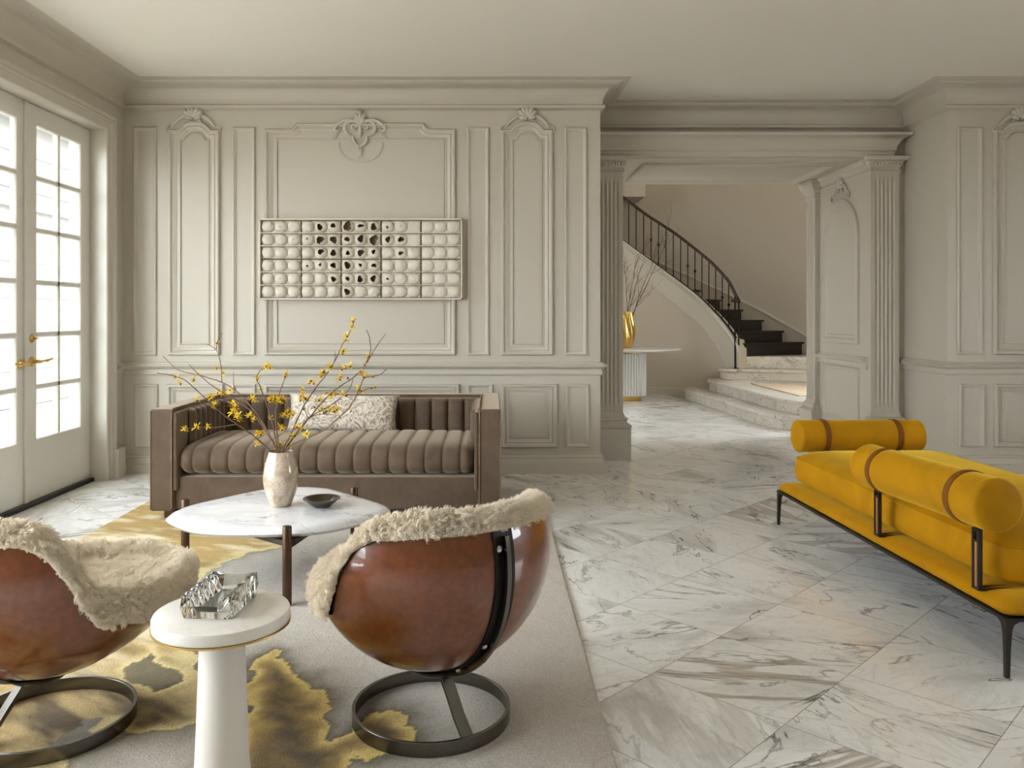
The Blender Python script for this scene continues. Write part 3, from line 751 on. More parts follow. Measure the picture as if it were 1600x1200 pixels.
# gold vase
mb = MB(); rows = []
for i in range(41):
    z = .55*i/40; u = i/40
    r0 = .070 + .042*math.sin(PI*min(1, u*1.05)**.8) + .010*u
    rr = []
    for j in range(72):
        a = 2*PI*j/72; tw = a*7 + u*5.5
        rr.append(((r0*(1 + .11*math.sin(tw)*min(1, u*6+.1)))*math.cos(a), (r0*(1 + .11*math.sin(tw)*min(1, u*6+.1)))*math.sin(a), z))
    rows.append(rr)
rin = [[(x*.86, y*.86, z) for x, y, z in rows[-1]], [(x*.8, y*.8, z-.2) for x, y, z in rows[-1]]]
mb.rings(rows + rin, True, True, True)
o = mb.build('gold_vase', M_gold, None, smooth=60, loc=(TX-.02, TY-.02, .789)); tag(o, 'twisted gold vase standing on the round hall table', 'vase')
random.seed(5)
def bare_branch(label, tip, lean, seed):
    rnd = random.Random(seed); b0 = Vector((TX-.02 + rnd.uniform(-.05,.05), TY-.02 + rnd.uniform(-.05,.05), 1.05))
    mb = MB()
    def grow(p, q, r, depth):
        n = 7; pts = []; mid = (p+q)/2 + Vector((rnd.uniform(-.05,.05), rnd.uniform(-.05,.05), rnd.uniform(-.02,.05)))*(q-p).length*1.2
        for k in range(n+1):
            u = k/n; pts.append(p*(1-u)**2 + mid*2*u*(1-u) + q*u*u + Vector((rnd.uniform(-1,1), rnd.uniform(-1,1), 0))*.008)
        mb.tube(pts, [r*(1-.6*k/n) for k in range(n+1)], 5)
        if depth:
            d = (q-p)
            for _ in range(5 if depth > 1 else 4):
                k = rnd.randint(2, n); s = pts[k]; l = d.length*rnd.uniform(.22,.45)
                dirv = (d.normalized() + Vector((rnd.uniform(-.9,.9), rnd.uniform(-.9,.9), rnd.uniform(-.2,.5)))).normalized()
                grow(s, s + dirv*l, r*.5, depth-1)
    grow(b0, Vector(tip), .006, 2)
    o = mb.build('bare_branch', M_twigd, None); tag(o, label, 'branch', 'bare branches in the gold vase'); return o
for lab, px, py, dy, sd in (('bare twig in the gold vase reaching farthest right', 1046, 366, .1, 1), ('bare twig in the gold vase, second from the right', 1026, 398, -.2, 2),
        ('tall bare twig leaning slightly right in the gold vase', 1010, 392, .3, 3), ('bare twig rising nearly straight from the gold vase', 994, 402, -.1, 4),
        ('bare twig in the gold vase nearest the fluted pilaster', 976, 412, .15, 6)):
    bare_branch(lab, at(px, py, TY+dy), 0, sd)

# ------------------------------------------------------------------ wall artwork
AY = YB - .012
ax0, ax1, az0, az1 = -1.884, -.238, 1.419, 2.076
art = thing('wall_sculpture', 'white relief artwork of bubbled clay tiles with dark holes', 'artwork', ((ax0+ax1)/2, YB, (az0+az1)/2))
ac = Vector(art.location)
def al(x, d, z): return (x-ac.x, -d, z-ac.z)      # d = distance out from the wall
mb = MB(); w = .012
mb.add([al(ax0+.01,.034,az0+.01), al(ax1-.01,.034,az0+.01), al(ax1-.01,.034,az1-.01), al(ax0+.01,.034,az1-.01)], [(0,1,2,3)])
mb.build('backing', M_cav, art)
mb = MB()
def bx(x0,d0,z0,x1,d1,z1): 
    mb.box((min(x0,x1)-ac.x, -max(d0,d1), z0-ac.z), (max(x0,x1)-ac.x, -min(d0,d1), z1-ac.z))
bx(ax0,0,az0,ax0+w,.085,az1); bx(ax1-w,0,az0,ax1,.085,az1); bx(ax0,0,az0,ax1,.085,az0+w); bx(ax0,0,az1-w,ax1,.085,az1)
mb.build('frame', M_frame, art, bevel=.001)
cw, ch = (ax1-ax0-2*w)/5, (az1-az0-2*w)/6
for k in (1,2,4,5):
    mb = MB(); z = az0+w+ch*k; bx(ax0-.008, .075, z-.003, ax1+.008, .088, z+.003); mb.build('cross_rail', M_frame, art)
holes = {0:{1:(5,.5),4:18,5:14,6:27,7:(18,.6),8:20,9:8,10:(6,.4)},1:{2:3,3:(8,.5),4:22,5:20,6:15,7:20,8:26,9:16,10:17},2:{4:18,5:20,6:13,7:20,8:12,10:14},
         3:{3:8,4:10,5:16,6:20,7:10,8:14},4:{1:4,5:17,6:13,7:18,8:18,9:8},5:{6:19}}
rnd = random.Random(3)
NR = 26
for r in range(6):
    for c in range(5):
        x0 = ax0+w+cw*c+.004; x1 = x0+cw-.008; z1 = az1-w-ch*r-.003; z0 = z1-ch+.006
        nx, nz = NR*3, NR; vs = []; idx = {}
        hs = {}
        for d in range(3):
            h = holes[r].get(c*3+d)
            if h is not None:
                if isinstance(h, tuple): h, sq = h
                else: sq = .85 + rnd.random()*.3
                hs[d] = (h/97*cw/3*1.15, sq, rnd.uniform(0,6), rnd.uniform(-.008,.008), rnd.uniform(-.006,.006))
        amp = .040 if c < 3 else (.032 if c == 3 else .024)
        flat = {(0,9+2),(1,9+2)}
        for j in range(nz+1):
            for i in range(nx+1):
                x = x0+(x1-x0)*i/nx; z = z0+(z1-z0)*j/nz
                d = min(2, i//NR); cx_ = x0+(x1-x0)*(d+.5)/3; cz_ = (z0+z1)/2
                uu = (x-cx_)/((x1-x0)/6)/.98; vv = (z-cz_)/((z1-z0)/2)/.95
                q = (abs(uu)**2.15+abs(vv)**2.15)
                dome = max(0, 1-q)**.5 * amp * (.25 if (r, c*3+d) in flat else 1)
                n_ = mnoise.noise(Vector((x*40, z*40, r+c))) * .0025
                edge = 0 if 0 < i < nx and 0 < j < nz else -.03
                vs.append((x-ac.x, -(.048+dome+n_+edge), z-ac.z))
        fs = []
        for j in range(nz):
            for i in range(nx):
                x = x0+(x1-x0)*(i+.5)/nx; z = z0+(z1-z0)*(j+.5)/nz; d = i//NR; cut = False
                if d in hs:
                    hr, sq, sd, ox, oz = hs[d]; cx_ = x0+(x1-x0)*(d+.5)/3+ox*.5; cz_ = (z0+z1)/2+oz
                    dx, dz = x-cx_, (z-cz_)/sq; ang = math.atan2(dz, dx)
                    rr = hr*(1 + .14*math.sin(ang*2+sd) + .12*math.sin(ang*3+sd*2) + .07*math.sin(ang*7+sd))
                    cut = math.hypot(dx, dz) < rr
                if not cut: a = j*(nx+1)+i; fs.append((a, a+1, a+nx+2, a+nx+1))
        m = MB(); m.v = vs; m.f = fs; m.build('tile', M_clay, art, smooth=60, recalc=False)

# ------------------------------------------------------------------ rug
RX0, RX1, RY0, RY1, RZ = -2.365, .358, 1.3, 6.0, .012
def fl(px, py):
    Y = (EYE-RZ)*FPX/(py-VY); return ((px-VX)*Y/FPX, Y)
def inside_dist(P, poly):
    """signed distance (positive inside) of points P (n,2) to polygon"""
    poly = np.array(poly); n = len(poly); dmin = np.full(len(P), 1e9); ins = np.zeros(len(P), bool)
    for i in range(n):
        a, b_ = poly[i], poly[(i+1) % n]; e = b_-a; wv = P-a
        tt = np.clip((wv@e)/(e@e+1e-12), 0, 1); dd = np.hypot(*(wv-tt[:,None]*e).T); dmin = np.minimum(dmin, dd)
        c1 = (a[1] > P[:,1]) != (b_[1] > P[:,1]); xx = (b_[0]-a[0])*(P[:,1]-a[1])/(b_[1]-a[1]+1e-12)+a[0]
        ins ^= c1 & (P[:,0] < xx)
    return np.where(ins, dmin, -dmin)
st = .0085; nx = int((RX1-RX0)/st); ny = int((RY1-RY0)/st)
gx = np.linspace(RX0, RX1, nx+1); gy = np.linspace(RY0, RY1, ny+1); GX, GY = np.meshgrid(gx, gy)
P0 = np.stack([GX.ravel(), GY.ravel()], 1)
rs = np.random.RandomState(4)
def vnoise(P, freq, seed):
    r_ = np.random.RandomState(seed); G = r_.rand(256, 256)
    x = P[:,0]*freq+50; y = P[:,1]*freq+50; xi = np.floor(x).astype(int); yi = np.floor(y).astype(int); fx = x-xi; fy = y-yi
    fx = fx*fx*(3-2*fx); fy = fy*fy*(3-2*fy); g = lambda a, b_: G[a % 256, b_ % 256]
    return (g(xi,yi)*(1-fx)*(1-fy)+g(xi+1,yi)*fx*(1-fy)+g(xi,yi+1)*(1-fx)*fy+g(xi+1,yi+1)*fx*fy)*2-1
def fbm(P, f, seed, o=4): return sum(vnoise(P, f*2**k, seed+k)/2**k for k in range(o))
jag = np.stack([fbm(P0, 9, 1), fbm(P0, 9, 20)], 1)*.034
P = P0 + jag
def polyf(l): return [fl(*p) for p in l]
GA = polyf([(240,786),(330,770),(420,800),(470,835),(425,856),(375,866),(349,881),(317,898),(290,915),(275,945),(300,1000),(312,1128),(276,1139),(226,1143),(201,1125),(150,1160),(105,1200),(90,1260),(-300,1400),(-900,1400),(-900,860)])
GB = polyf([(389,1046),(398,1035),(412,1028),(425,1017),(436,1021),(444,1039),(466,1050),(482,1057),(503,1076),(507,1091),(498,1117),(520,1159),(535,1159),(554,1129),(584,1112),(625,1112),(662,1144),(647,1159),(610,1177),(580,1185),(546,1192),(525,1210),(520,1300),(330,1320),(385,1130)])
GO = polyf([(233,1018),(247,1026),(245,1033),(278,1051),(274,1064),(256,1077),(244,1080),(222,1071),(206,1062),(204,1046),(219,1030)])
GR = polyf([(108,1150),(125,1130),(150,1124),(172,1124),(160,1140),(135,1155),(110,1162)])
dA, dB, dO, dR = (inside_dist(P, g) for g in (GA, GB, GO, GR))
C = lambda *c: np.array(lin(c))
grey, grey2 = C(196,188,176), C(212,205,194); olive, gold, lgold, brown, dolive = C(104,94,54), C(182,152,86), C(222,206,162), C(84,68,40), C(92,84,56)
n1 = fbm(P0, 1.6, 60); n2 = fbm(P0*np.array([1,2.6]), 3.0, 70); n3 = fbm((P0@np.array([[.8,.6],[-.6,.8]]))*np.array([1,5]), 3.0, 80)
def mixc(a, b_, t): t = np.clip(t, 0, 1)[:,None]; return a*(1-t)+b_*t
col = mixc(np.tile(grey, (len(P),1)), grey2, n1*.6+.5)
# soft olive halo outside the gold islands
col = mixc(col, olive, np.exp(-np.clip(-dA, 0, 9)/.10)*.95*(n1*.5+.75)*(dA < 0))
col = mixc(col, dolive, np.exp(-np.clip(-dB, 0, 9)/.075)*1.0*(dB < 0))
faint = np.abs(fbm(P0, 1.3, 90))
col = mixc(col, C(150,140,124), np.clip(1-faint/.02, 0, 1)*.35*(dA < 0)*(dB < 0))
# upper-left field: gold streaked with cream ; lower-left: gold to brown
n4 = fbm((P0@np.array([[.9,.44],[-.44,.9]]))*np.array([1.2,7]), 2.2, 85)
fieldc = mixc(np.tile(gold, (len(P),1)), C(234,222,188), np.clip(n2*.9+n4*.9+.12, 0, 1)*.9)
fieldc = mixc(fieldc, C(150,126,74), np.clip(-n4*.9-.2, 0, 1)*.6)
low = np.clip((3.5-P0[:,1])/.9, 0, 1)
fieldc = mixc(fieldc, mixc(np.tile(C(180,156,104),(len(P),1)), brown, n3*1.2+.45), low)
fieldc = mixc(fieldc, C(232,212,150), np.exp(-(np.clip(dA,0,9)/.045)**2)*.9)
col = np.where((dA > 0)[:,None], fieldc, col)
fb_ = mixc(np.tile(C(150,122,60),(len(P),1)), C(82,68,42), np.clip((dB-.03)/.07, 0, 1)*(.85+n3*.6))
fb_ = mixc(fb_, C(224,198,118), np.exp(-(np.clip(dB,0,9)/.034)**2)*.95)
col = np.where((dB > 0)[:,None], fb_, col)
col = np.where((dO > 0)[:,None], mixc(np.tile(C(124,114,84),(len(P),1)), C(98,88,60), n2+.3), col)
col = np.where(((dO < 0) & (dA > 0))[:,None], mixc(col, C(232,212,150), np.exp(-(np.clip(-dO,0,9)/.035)**2)*.9), col)
col = np.where((dR > 0)[:,None], mixc(np.tile(C(128,122,108),(len(P),1)), C(104,96,80), n2+.3), col)
hz = RZ + vnoise(P0, 40, 7)*.0008 - .003*np.exp(-np.abs(dA)/.008) - .003*np.exp(-np.abs(dB)/.008) - .003*np.exp(-np.abs(dO)/.008)
vs = np.concatenate([P0, hz[:,None]], 1)
idx = np.arange((nx+1)*(ny+1)).reshape(ny+1, nx+1)
fs = np.stack([idx[:-1,:-1], idx[:-1,1:], idx[1:,1:], idx[1:,:-1]], -1).reshape(-1, 4)
me = bpy.data.meshes.new('rug'); nb = len(vs)
border = np.concatenate([idx[0,:], idx[1:,-1], idx[-1,-2::-1], idx[-2:0:-1,0]])
low_ = vs[border].copy(); low_[:,2] = .0005
sf = [(int(border[(k+1) % len(border)]), int(border[k]), nb+k, nb+(k+1) % len(border)) for k in range(len(border))]
me.from_pydata(np.concatenate([vs, low_]).tolist(), [], fs.tolist()+sf); me.update()
ca = me.color_attributes.new('weave', 'FLOAT_COLOR', 'POINT')
cc = np.ones((len(vs)+len(low_), 4)); cc[:nb,:3] = col; cc[nb:,:3] = lin((170,160,145)); ca.data.foreach_set('color', cc.ravel())
me.polygons.foreach_set('use_smooth', [True]*len(me.polygons))
me.materials.append(M_rug); o = bpy.data.objects.new('area_rug', me); COL.objects.link(o)
tag(o, 'pale grey wool rug with gold and olive abstract islands', 'rug')

# ------------------------------------------------------------------ sofa
sx0, sx1, sy0, sy1, sh = -2.144, .060, 5.12, 6.18, .704
aw = .14; bz = .062
sofa = thing('sofa', 'taupe channelled velvet sofa against the panelled wall', 'sofa', ((sx0+sx1)/2, (sy0+sy1)/2, 0))
sl = Vector(sofa.location)
def S(x, y, z): return (x-sl.x, y-sl.y, z)
mb = MB(); poly = [(sx0,sy0),(sx0+aw,sy0),(sx0+aw,sy1-.15),(sx1-aw,sy1-.15),(sx1-aw,sy0),(sx1,sy0),(sx1,sy1),(sx0,sy1)]
mb.prism([(x-sl.x, y-sl.y) for x, y in poly], bz, sh)
mb.build('frame', M_sofa, sofa, bevel=.014, bseg=3)
MB().box(S(sx0+aw-.01, sy0+.035, bz+.005), S(sx1-aw+.01, sy1-.15, .27)).build('seat_base', M_sofa, sofa, bevel=.01)
# piping on the inner arm fronts and along the top
mb = MB()
for s, x in ((1, sx0+aw-.004), (-1, sx1-aw+.004)):
    mb.tube([S(x, sy0-.001, bz+.02), S(x, sy0-.001, sh-.012), S(x, sy0+.02, sh+.001), S(x, sy1-.15, sh+.001)], .0045, 6)
for x in (sx0+.004, sx1-.004): mb.tube([S(x, sy0, bz+.01), S(x, sy0, sh-.01)], .0035, 6)
mb.tube([S(sx0+aw, sy1-.148, sh+.001), S(sx1-aw, sy1-.148, sh+.001)], .0045, 6)
mb.build('piping', M_piping, sofa, smooth=60)
def channels(length, height, nch, depth, fn, top_round=True, res=8, rows=14):
    """scalloped upright panel: fn(u along, v up, out) -> local point"""
    mb = MB(); n = nch*res; rings = []
    for i in range(n+1):
        u = i/n; s = (i % res)/res; sc_ = math.sqrt(max(0, 1-(2*s-1)**2)) if 0 < i < n else 0
        row = []
        for j in range(rows+1):
            a = j/rows
            if a < .78: v = a/.78*.90; o_ = 1
            else:
                t = (a-.78)/.22*PI/2; v = .90+.10*math.sin(t); o_ = math.cos(t)
            row.append(fn(u*length, v*height, depth*(.55+.45*sc_**.7)*o_))
        rings.append(row)
    mb.rings(rings, closed=False); return mb
Yb = sy1-.15
channels(sx1-sx0-2*aw, .285, 16, .075, lambda u, v, o_: S(sx0+aw+u, Yb-o_, .40+v)).build('back_panel', M_sofa, sofa, smooth=75)
channels(.66, .285, 7, .060, lambda u, v, o_: S(sx0+aw+o_, sy0+.20+u, .40+v)).build('arm_panel', M_sofa, sofa, smooth=75)
channels(.66, .285, 7, .060, lambda u, v, o_: S(sx1-aw-o_, sy0+.20+u, .40+v)).build('arm_panel', M_sofa, sofa, smooth=75)
# front pads of the arms
for x, s in ((sx0+aw, 1), (sx1-aw, -1)):
    mb = MB(); mb.box(S(min(x, x+s*.028), sy0+.004, .19), S(max(x, x+s*.028), sy0+.20, sh-.02)); mb.build('arm_facing', M_sofa, sofa, bevel=.012, bseg=3)
# seat cushion
mb = MB(); cx0, cx1 = sx0+aw+.006, sx1-aw-.006; ncu = 17; res = 14; rings = []
cyc, czc, hy, hz_ = 5.555, .371, .43, .098
for i in range(ncu*res+1):
    u = i/(ncu*res); s = (i % res)/res; seam = 1 - .075*abs(2*s-1)**5 - .02*abs(2*s-1)**2
    e = min(u, 1-u)*(cx1-cx0); k = math.sqrt(min(1, max(.02, e/.07))) if e < .07 else 1
    ring = []
    for j in range(40):
        a = 2*PI*j/40; ca_, sa_ = math.cos(a), math.sin(a)
        yy = math.copysign(abs(ca_)**.42, ca_)*(hy - .09*(1-k)*1.2); zz = math.copysign(abs(sa_)**.75, sa_)*hz_*(seam*1.03)*(.55+.45*k)
        yy = yy*(1 - (1-seam)*.35)
        crown = .012*math.sin(PI*u)*(1 if sa_ > 0 else 0)*sa_
        ring.append(S(cx0+u*(cx1-cx0), cyc+yy, czc+zz+crown))
    rings.append(ring)
mb.rings(rings, True, True, True); mb.build('seat_cushion', M_sofa, sofa, smooth=75)
for x, y in ((sx0+.11, sy0+.07), (sx1-.11, sy0+.07), (sx0+.11, sy1-.09), (sx1-.11, sy1-.09)):
    MB().box(S(x-.035, y-.035, .0125 if y < 6 else .0005), S(x+.035, y+.035, bz+.002)).build('leg', M_bronze, sofa, bevel=.003)
def pillow(name, w, h, d, mat_, n=24):
    mb = MB(); 
    for s in (1, -1):
        vs = []
        for j in range(n+1):
            for i in range(n+1):
                u, v = 2*i/n-1, 2*j/n-1
                pu = u*w/2*(1-.07*(1-u*u)*v*v*1.0 - .0*abs(v)) ; pv = v*h/2*(1-.10*(1-v*v)*0 - .08*(1-u*u)*abs(v)**3)
                pu = u*w/2*(1-.05*(1-v*v)*abs(u)**3)
                th = d/2*((1-u**4)*(1-v**4))**.5 * (1+.05*mnoise.noise(Vector((u*3, v*3, s))))
                vs.append((pu, s*th, pv))
        fs = [(j*(n+1)+i, j*(n+1)+i+1, (j+1)*(n+1)+i+1, (j+1)*(n+1)+i) for j in range(n) for i in range(n)]
        mb.add(vs, fs)
    o = mb.build(name, mat_, None, smooth=80); bm = bmesh.new(); bm.from_mesh(o.data); bmesh.ops.remove_doubles(bm, verts=bm.verts, dist=.0005); bmesh.ops.recalc_face_normals(bm, faces=bm.faces); bm.to_mesh(o.data); bm.free()
    return o
o = pillow('lumbar_pillow', .79, .285, .15, M_broc); o.location = (-1.06, 5.83, .592); o.rotation_euler = (R(-17), R(1.5), 0)
tag(o, 'long ivory brocade pillow leaning on the sofa back', 'pillow')

# ------------------------------------------------------------------ coffee table
ct = thing('coffee_table', 'irregular white marble coffee table on bronze legs', 'table', (-1.05, 4.08, RZ))
cl = Vector(ct.location)
out = [(-1.575,3.93),(-1.55,4.10),(-1.49,4.21),(-1.33,4.44),(-1.235,4.535),(-1.11,4.575),(-.98,4.57),(-.86,4.52),(-.58,4.20),(-.51,4.11),(-.495,4.03),(-.54,3.93),(-.66,3.79),(-.76,3.70),(-.88,3.655),(-1.10,3.64),(-1.28,3.655),(-1.40,3.72),(-1.52,3.84)]
def smooth_poly(p, it=2):
    for _ in range(it):
        q = []
        for i in range(len(p)):
            a, b_ = Vector(p[i]), Vector(p[(i+1) % len(p)]); q += [a*.75+b_*.25, a*.25+b_*.75]
        p = q
    return p
out = smooth_poly(out, 1); cc_ = Vector((-1.06, 4.09))
mb = MB(); rings = []
for d, z in ((.16,.290),(.05,.292),(.018,.298),(.0,.314),(.006,.324),(.022,.336),(.042,.341),(.07,.3425)):
    rings.append([(cc_.x+(p.x-cc_.x)*(1-d/(p-cc_).length)-cl.x, cc_.y+(p.y-cc_.y)*(1-d/(p-cc_).length)-cl.y, z-RZ) for p in out])
mb.rings(rings, True, True, True); mb.build('tabletop', M_slab, ct, smooth=35)
for x, y in ((-1.552, 4.135), (-.745, 4.425), (-.905, 3.612)):
    MB().lathe([(.0,0),(.018,0),(.0205,.004),(.0205,.345),(.018,.350),(0,.351)], 20, Matrix.Translation((x-cl.x, y-cl.y, .0005))).build('leg', M_bronze, ct, smooth=40)
mb = MB(); mb.prism([(x-cl.x, y-cl.y) for x, y in ((-1.535,4.13),(-.915,3.635),(-.885,3.635),(-.755,4.41))], .262-RZ, .288-RZ)
mb.build('apron_plate', simple('dark_plate', (44,36,30), rough=.5), ct, bevel=.003)
# vase
VXc, VYc, VZ0 = -1.055, 4.085, .3428
mb = MB(); prof = [(0,.004),(.044,0),(.050,.003),(.062,.03),(.078,.075),(.0865,.12),(.0875,.15),(.083,.185),(.074,.22),(.064,.25),(.0605,.266),(.058,.272),(.054,.268),(.056,.25),(.066,.215),(.075,.17),(.075,.10),(.05,.03),(0,.02)]
pr = []
for k in range(len(prof)-1):
    for q in range(3): pr.append((prof[k][0]+(prof[k+1][0]-prof[k][0])*q/3, prof[k][1]+(prof[k+1][1]-prof[k][1])*q/3))
pr.append(prof[-1]); mb.lathe(pr, 48)
o = mb.build('ceramic_vase', M_vase, None, smooth=60, loc=(VXc, VYc, VZ0)); tag(o, 'mottled pearl ceramic vase standing on the marble coffee table', 'vase')
mb = MB(); mb.lathe([(0,.002),(.034,.0),(.040,.003),(.046,.006),(.066,.022),(.078,.034),(.092,.041),(.093,.044),(.086,.044),(.074,.038),(.058,.022),(.04,.010),(0,.008)], 48)
o = mb.build('shallow_bowl', M_bowl, None, smooth=50, loc=(-.845, 4.06, VZ0)); tag(o, 'small dark bronze bowl on the coffee table beside the vase', 'bowl')

# witch hazel branches in the vase
def cz(x, y): return (220 + x/2.7586, 480 + y/2.7586)
def blossom_mesh(seed, kind):
    rnd = random.Random(seed); mb = MB(); mb2 = []
    n = 20 if kind == 'full' else 7
    for _ in range(n):
        th, ph = rnd.uniform(0, 2*PI), rnd.uniform(-.5, 1.2); L_ = rnd.uniform(.014, .024) if kind == 'full' else rnd.uniform(.009, .015)
        d = Vector((math.cos(th)*math.cos(ph), math.sin(th)*math.cos(ph), math.sin(ph))); sd = d.cross(Vector((0,0,1))).normalized()*.0022
        prev = Vector((0,0,0)); bend = Vector((rnd.uniform(-1,1), rnd.uniform(-1,1), rnd.uniform(-1,1)))*.006
        rows = []
        for k in range(5):
            u = k/4; c = d*L_*u + bend*u*u; rows.append([c-sd, c+sd])
        mb.rings(rows, closed=False)
    npet = len(mb.f)
    for _ in range(3):
        c = Vector((rnd.uniform(-.003,.003), rnd.uniform(-.003,.003), rnd.uniform(-.003,.003)))
        mb.lathe([(0,-.004),(.003,-.002),(.0036,.001),(.002,.004),(0,.005)], 6, Matrix.Translation(c), False, False)
    me = bpy.data.meshes.new('blossom'); me.from_pydata(mb.v, [], mb.f); me.materials.append(M_petal); me.materials.append(M_bud)
    for i, p in enumerate(me.polygons): p.material_index = 0 if i < npet else 1
    return me
BL = [blossom_mesh(i, 'full') for i in range(6)]; BS = [blossom_mesh(20+i, 'small') for i in range(4)]
BR = [
 ('yellow budding branch stretching lowest and farthest toward the left sofa arm', [[(580,628),(552,612),(480,550),(415,505),(380,480),(330,440),(270,385),(205,325),(150,298),(70,283)]], [[(415,505),(330,517),(250,520),(190,525)]],
   [(500,592),(522,548),(322,432),(325,420),(150,300),(175,328),(190,526),(240,518),(288,514),(300,385),(240,402),(408,430),(412,465),(415,485),(505,545)], -.22),
 ('branch whose forked bare tip rises over the left sofa arm', [[(585,625),(560,560),(500,460),(420,370),(350,325),(240,290),(170,275),(130,245),(95,210)]], [[(350,325),(345,250),(325,185),(283,158)],[(325,185),(330,150),(350,110)],[(400,355),(400,280)]],
   [(245,290),(225,318),(352,285),(330,262),(330,155),(380,360),(480,395),(490,400),(475,470),(478,490)], .20),
 ('straight dark branch between the two long left-hand branches', [[(588,625),(545,545),(480,450),(370,380),(310,340),(250,290),(205,245)]], [],
   [(370,380),(330,372),(300,392),(345,378),(400,420),(405,440),(418,470),(398,452)], .02),
 ('thin branch curling up to one bright flower left of the vase axis', [[(592,622),(575,540),(560,470),(540,410),(515,345),(500,310),(512,275),(545,260)]], [],
   [(548,256),(558,262),(540,258),(503,310),(512,356),(560,400),(575,395),(590,398),(570,410),(585,408),(600,400),(612,402),(620,410),(560,405)], -.10),
 ('short slim branch standing upright just above the vase mouth', [[(600,622),(590,560),(582,480),(590,400),(610,335),(628,290)]], [],
   [(628,288),(622,300),(600,398),(605,520),(612,530),(618,470),(640,470),(560,480),(632,455)], .10),
 ('tallest branch, ending in a cluster of buds above the sofa', [[(612,622),(650,540),(700,430),(760,340),(800,290),(835,235),(870,160),(900,110),(920,58)]], [[(800,290),(832,240),(838,190)]],
   [(918,60),(912,85),(888,128),(886,145),(874,190),(870,200),(815,262),(780,290),(790,280),(775,300),(700,372),(690,385),(705,395),(820,258),(700,355),(735,320),(725,328)], .12),
 ('branch with two long bare tips above the pillow', [[(618,622),(670,545),(740,460),(800,390),(860,340),(920,300),(965,250),(990,190),(985,130),(972,98)]], [[(975,240),(1010,180),(1040,135),(1057,113)]],
   [(965,250),(985,210),(862,302),(855,312),(890,308),(905,255),(880,265),(865,270),(800,372),(820,380),(835,378),(850,375),(870,372),(885,382),(770,400),(745,330)], -.05),
 ('branch reaching right past the pillow to a last pair of flowers', [[(625,622),(700,570),(780,535),(850,480),(900,430),(935,370),(960,310),(985,300),(1030,290),(1060,268)]], [[(940,370),(980,350),(1010,345)]],
   [(1008,345),(995,350),(940,358),(950,362),(965,300),(1000,300),(860,478),(905,450),(650,560),(670,520),(680,525),(690,535),(715,548),(950,280)], -.18),
 ('leafless lower branch crossing in front of the pillow', [[(620,624),(660,560),(720,480),(790,440),(850,400),(900,350),(915,310)]], [[(720,480),(705,430),(700,380)],[(720,480),(780,460),(860,470)]],
   [(780,438),(770,448),(790,455),(802,450),(815,445),(820,440),(835,450),(720,400),(640,470),(650,465),(690,400),(600,590),(620,600),(640,590),(590,600),(750,430),(700,440),(845,440)], .25),
]
rb = random.Random(11)
for bi, (lab, mains, sides, flowers, dy) in enumerate(BR):
    base = Vector((VXc + rb.uniform(-.02,.02), VYc + dy*.12, VZ0+.08))
    br = thing('flowering_branch', lab, 'branch', base, group='witch hazel branches in the pearl vase')
    x0, y0 = mains[0][0]
    def world(p, root=None):
        px, py = cz(*p); d = math.hypot(p[0]-600, p[1]-620)/560
        return at(px, py, VYc + dy*.10 + dy*1.1*d)
    mb = MB(); allp = []
    for li, line in enumerate(mains + sides):
        pts = [world(p) - base for p in line]
        if li < len(mains): pts = [Vector((0,0,0))] + pts
        fine = []
        for k in range(len(pts)-1):
            p0, p1, p2, p3 = pts[max(k-1,0)], pts[k], pts[k+1], pts[min(k+2, len(pts)-1)]
            for q in range(4):
                t_ = q/4; fine.append(.5*((2*p1)+(p2-p0)*t_+(2*p0-5*p1+4*p2-p3)*t_*t_+(3*p1-p0-3*p2+p3)*t_**3) + Vector((rb.uniform(-1,1),rb.uniform(-1,1),rb.uniform(-1,1)))*.0012)
        fine.append(pts[-1]); n = len(fine)
        r0 = .0042 if li < len(mains) else .0026
        mb.tube(fine, [r0*(1-.62*k/n)*(1.25 if k % 5 == 0 else 1) for k in range(n)], 6); allp += fine[4:]
    mb.build('stem', M_twig, br, smooth=60)
    for fi, f in enumerate(flowers):
        w_ = world(f) - base
        near = min(allp, key=lambda p: ((p-w_).xz.length if hasattr(p, 'xz') else (Vector((p.x-w_.x, p.z-w_.z))).length))
        w_.y = near.y + rb.uniform(-.01,.01)
        d = (w_-near).length
        full = (f[1] > 250 and f[0] < 700) or rb.random() < .6
        b_ = bpy.data.objects.new('blossom', rb.choice(BL if full else BS)); COL.objects.link(b_); b_.parent = br
        b_.location = w_; b_.rotation_euler = (rb.uniform(-.6,.6), rb.uniform(-.6,.6), rb.uniform(0,6)); s = rb.uniform(.85, 1.3) if full else rb.uniform(.9,1.4); b_.scale = (s,s,s)

# ------------------------------------------------------------------ side table + crystal
SX_, SY_, SZ_ = -.693, 2.10, .539
t = thing('side_table', 'round white onyx side table between the two shell chairs', 'table', (SX_, SY_, RZ))
MB().lathe([(0,SZ_-.030-RZ),(.169,SZ_-.030-RZ),(.1703,SZ_-.028-RZ),(.1705,SZ_-.022-RZ),(.1705,SZ_-.006-RZ),(.168,SZ_-.0015-RZ),(.164,SZ_-RZ),(0,SZ_-RZ)], 96).build('tabletop', M_alab, t, smooth=40)
MB().lathe([(.10,SZ_-.036-RZ),(.170,SZ_-.036-RZ),(.1725,SZ_-.034-RZ),(.1725,SZ_-.0305-RZ),(.10,SZ_-.0301-RZ)], 96).build('brass_rim', M_brass, t, smooth=40)
MB().lathe([(.078,0),(.080,.003),(.075,.06),(.068,.14),(.063,.26),(.059,.38),(.056,SZ_-.0365-RZ)], 64).build('pedestal', simple('white_plaster_pedestal', (226,220,210), rough=.45, var=.05), t, smooth=60)
ax_, ay_, w2, d2, hh = -.708, 2.135, .065, .098, .056
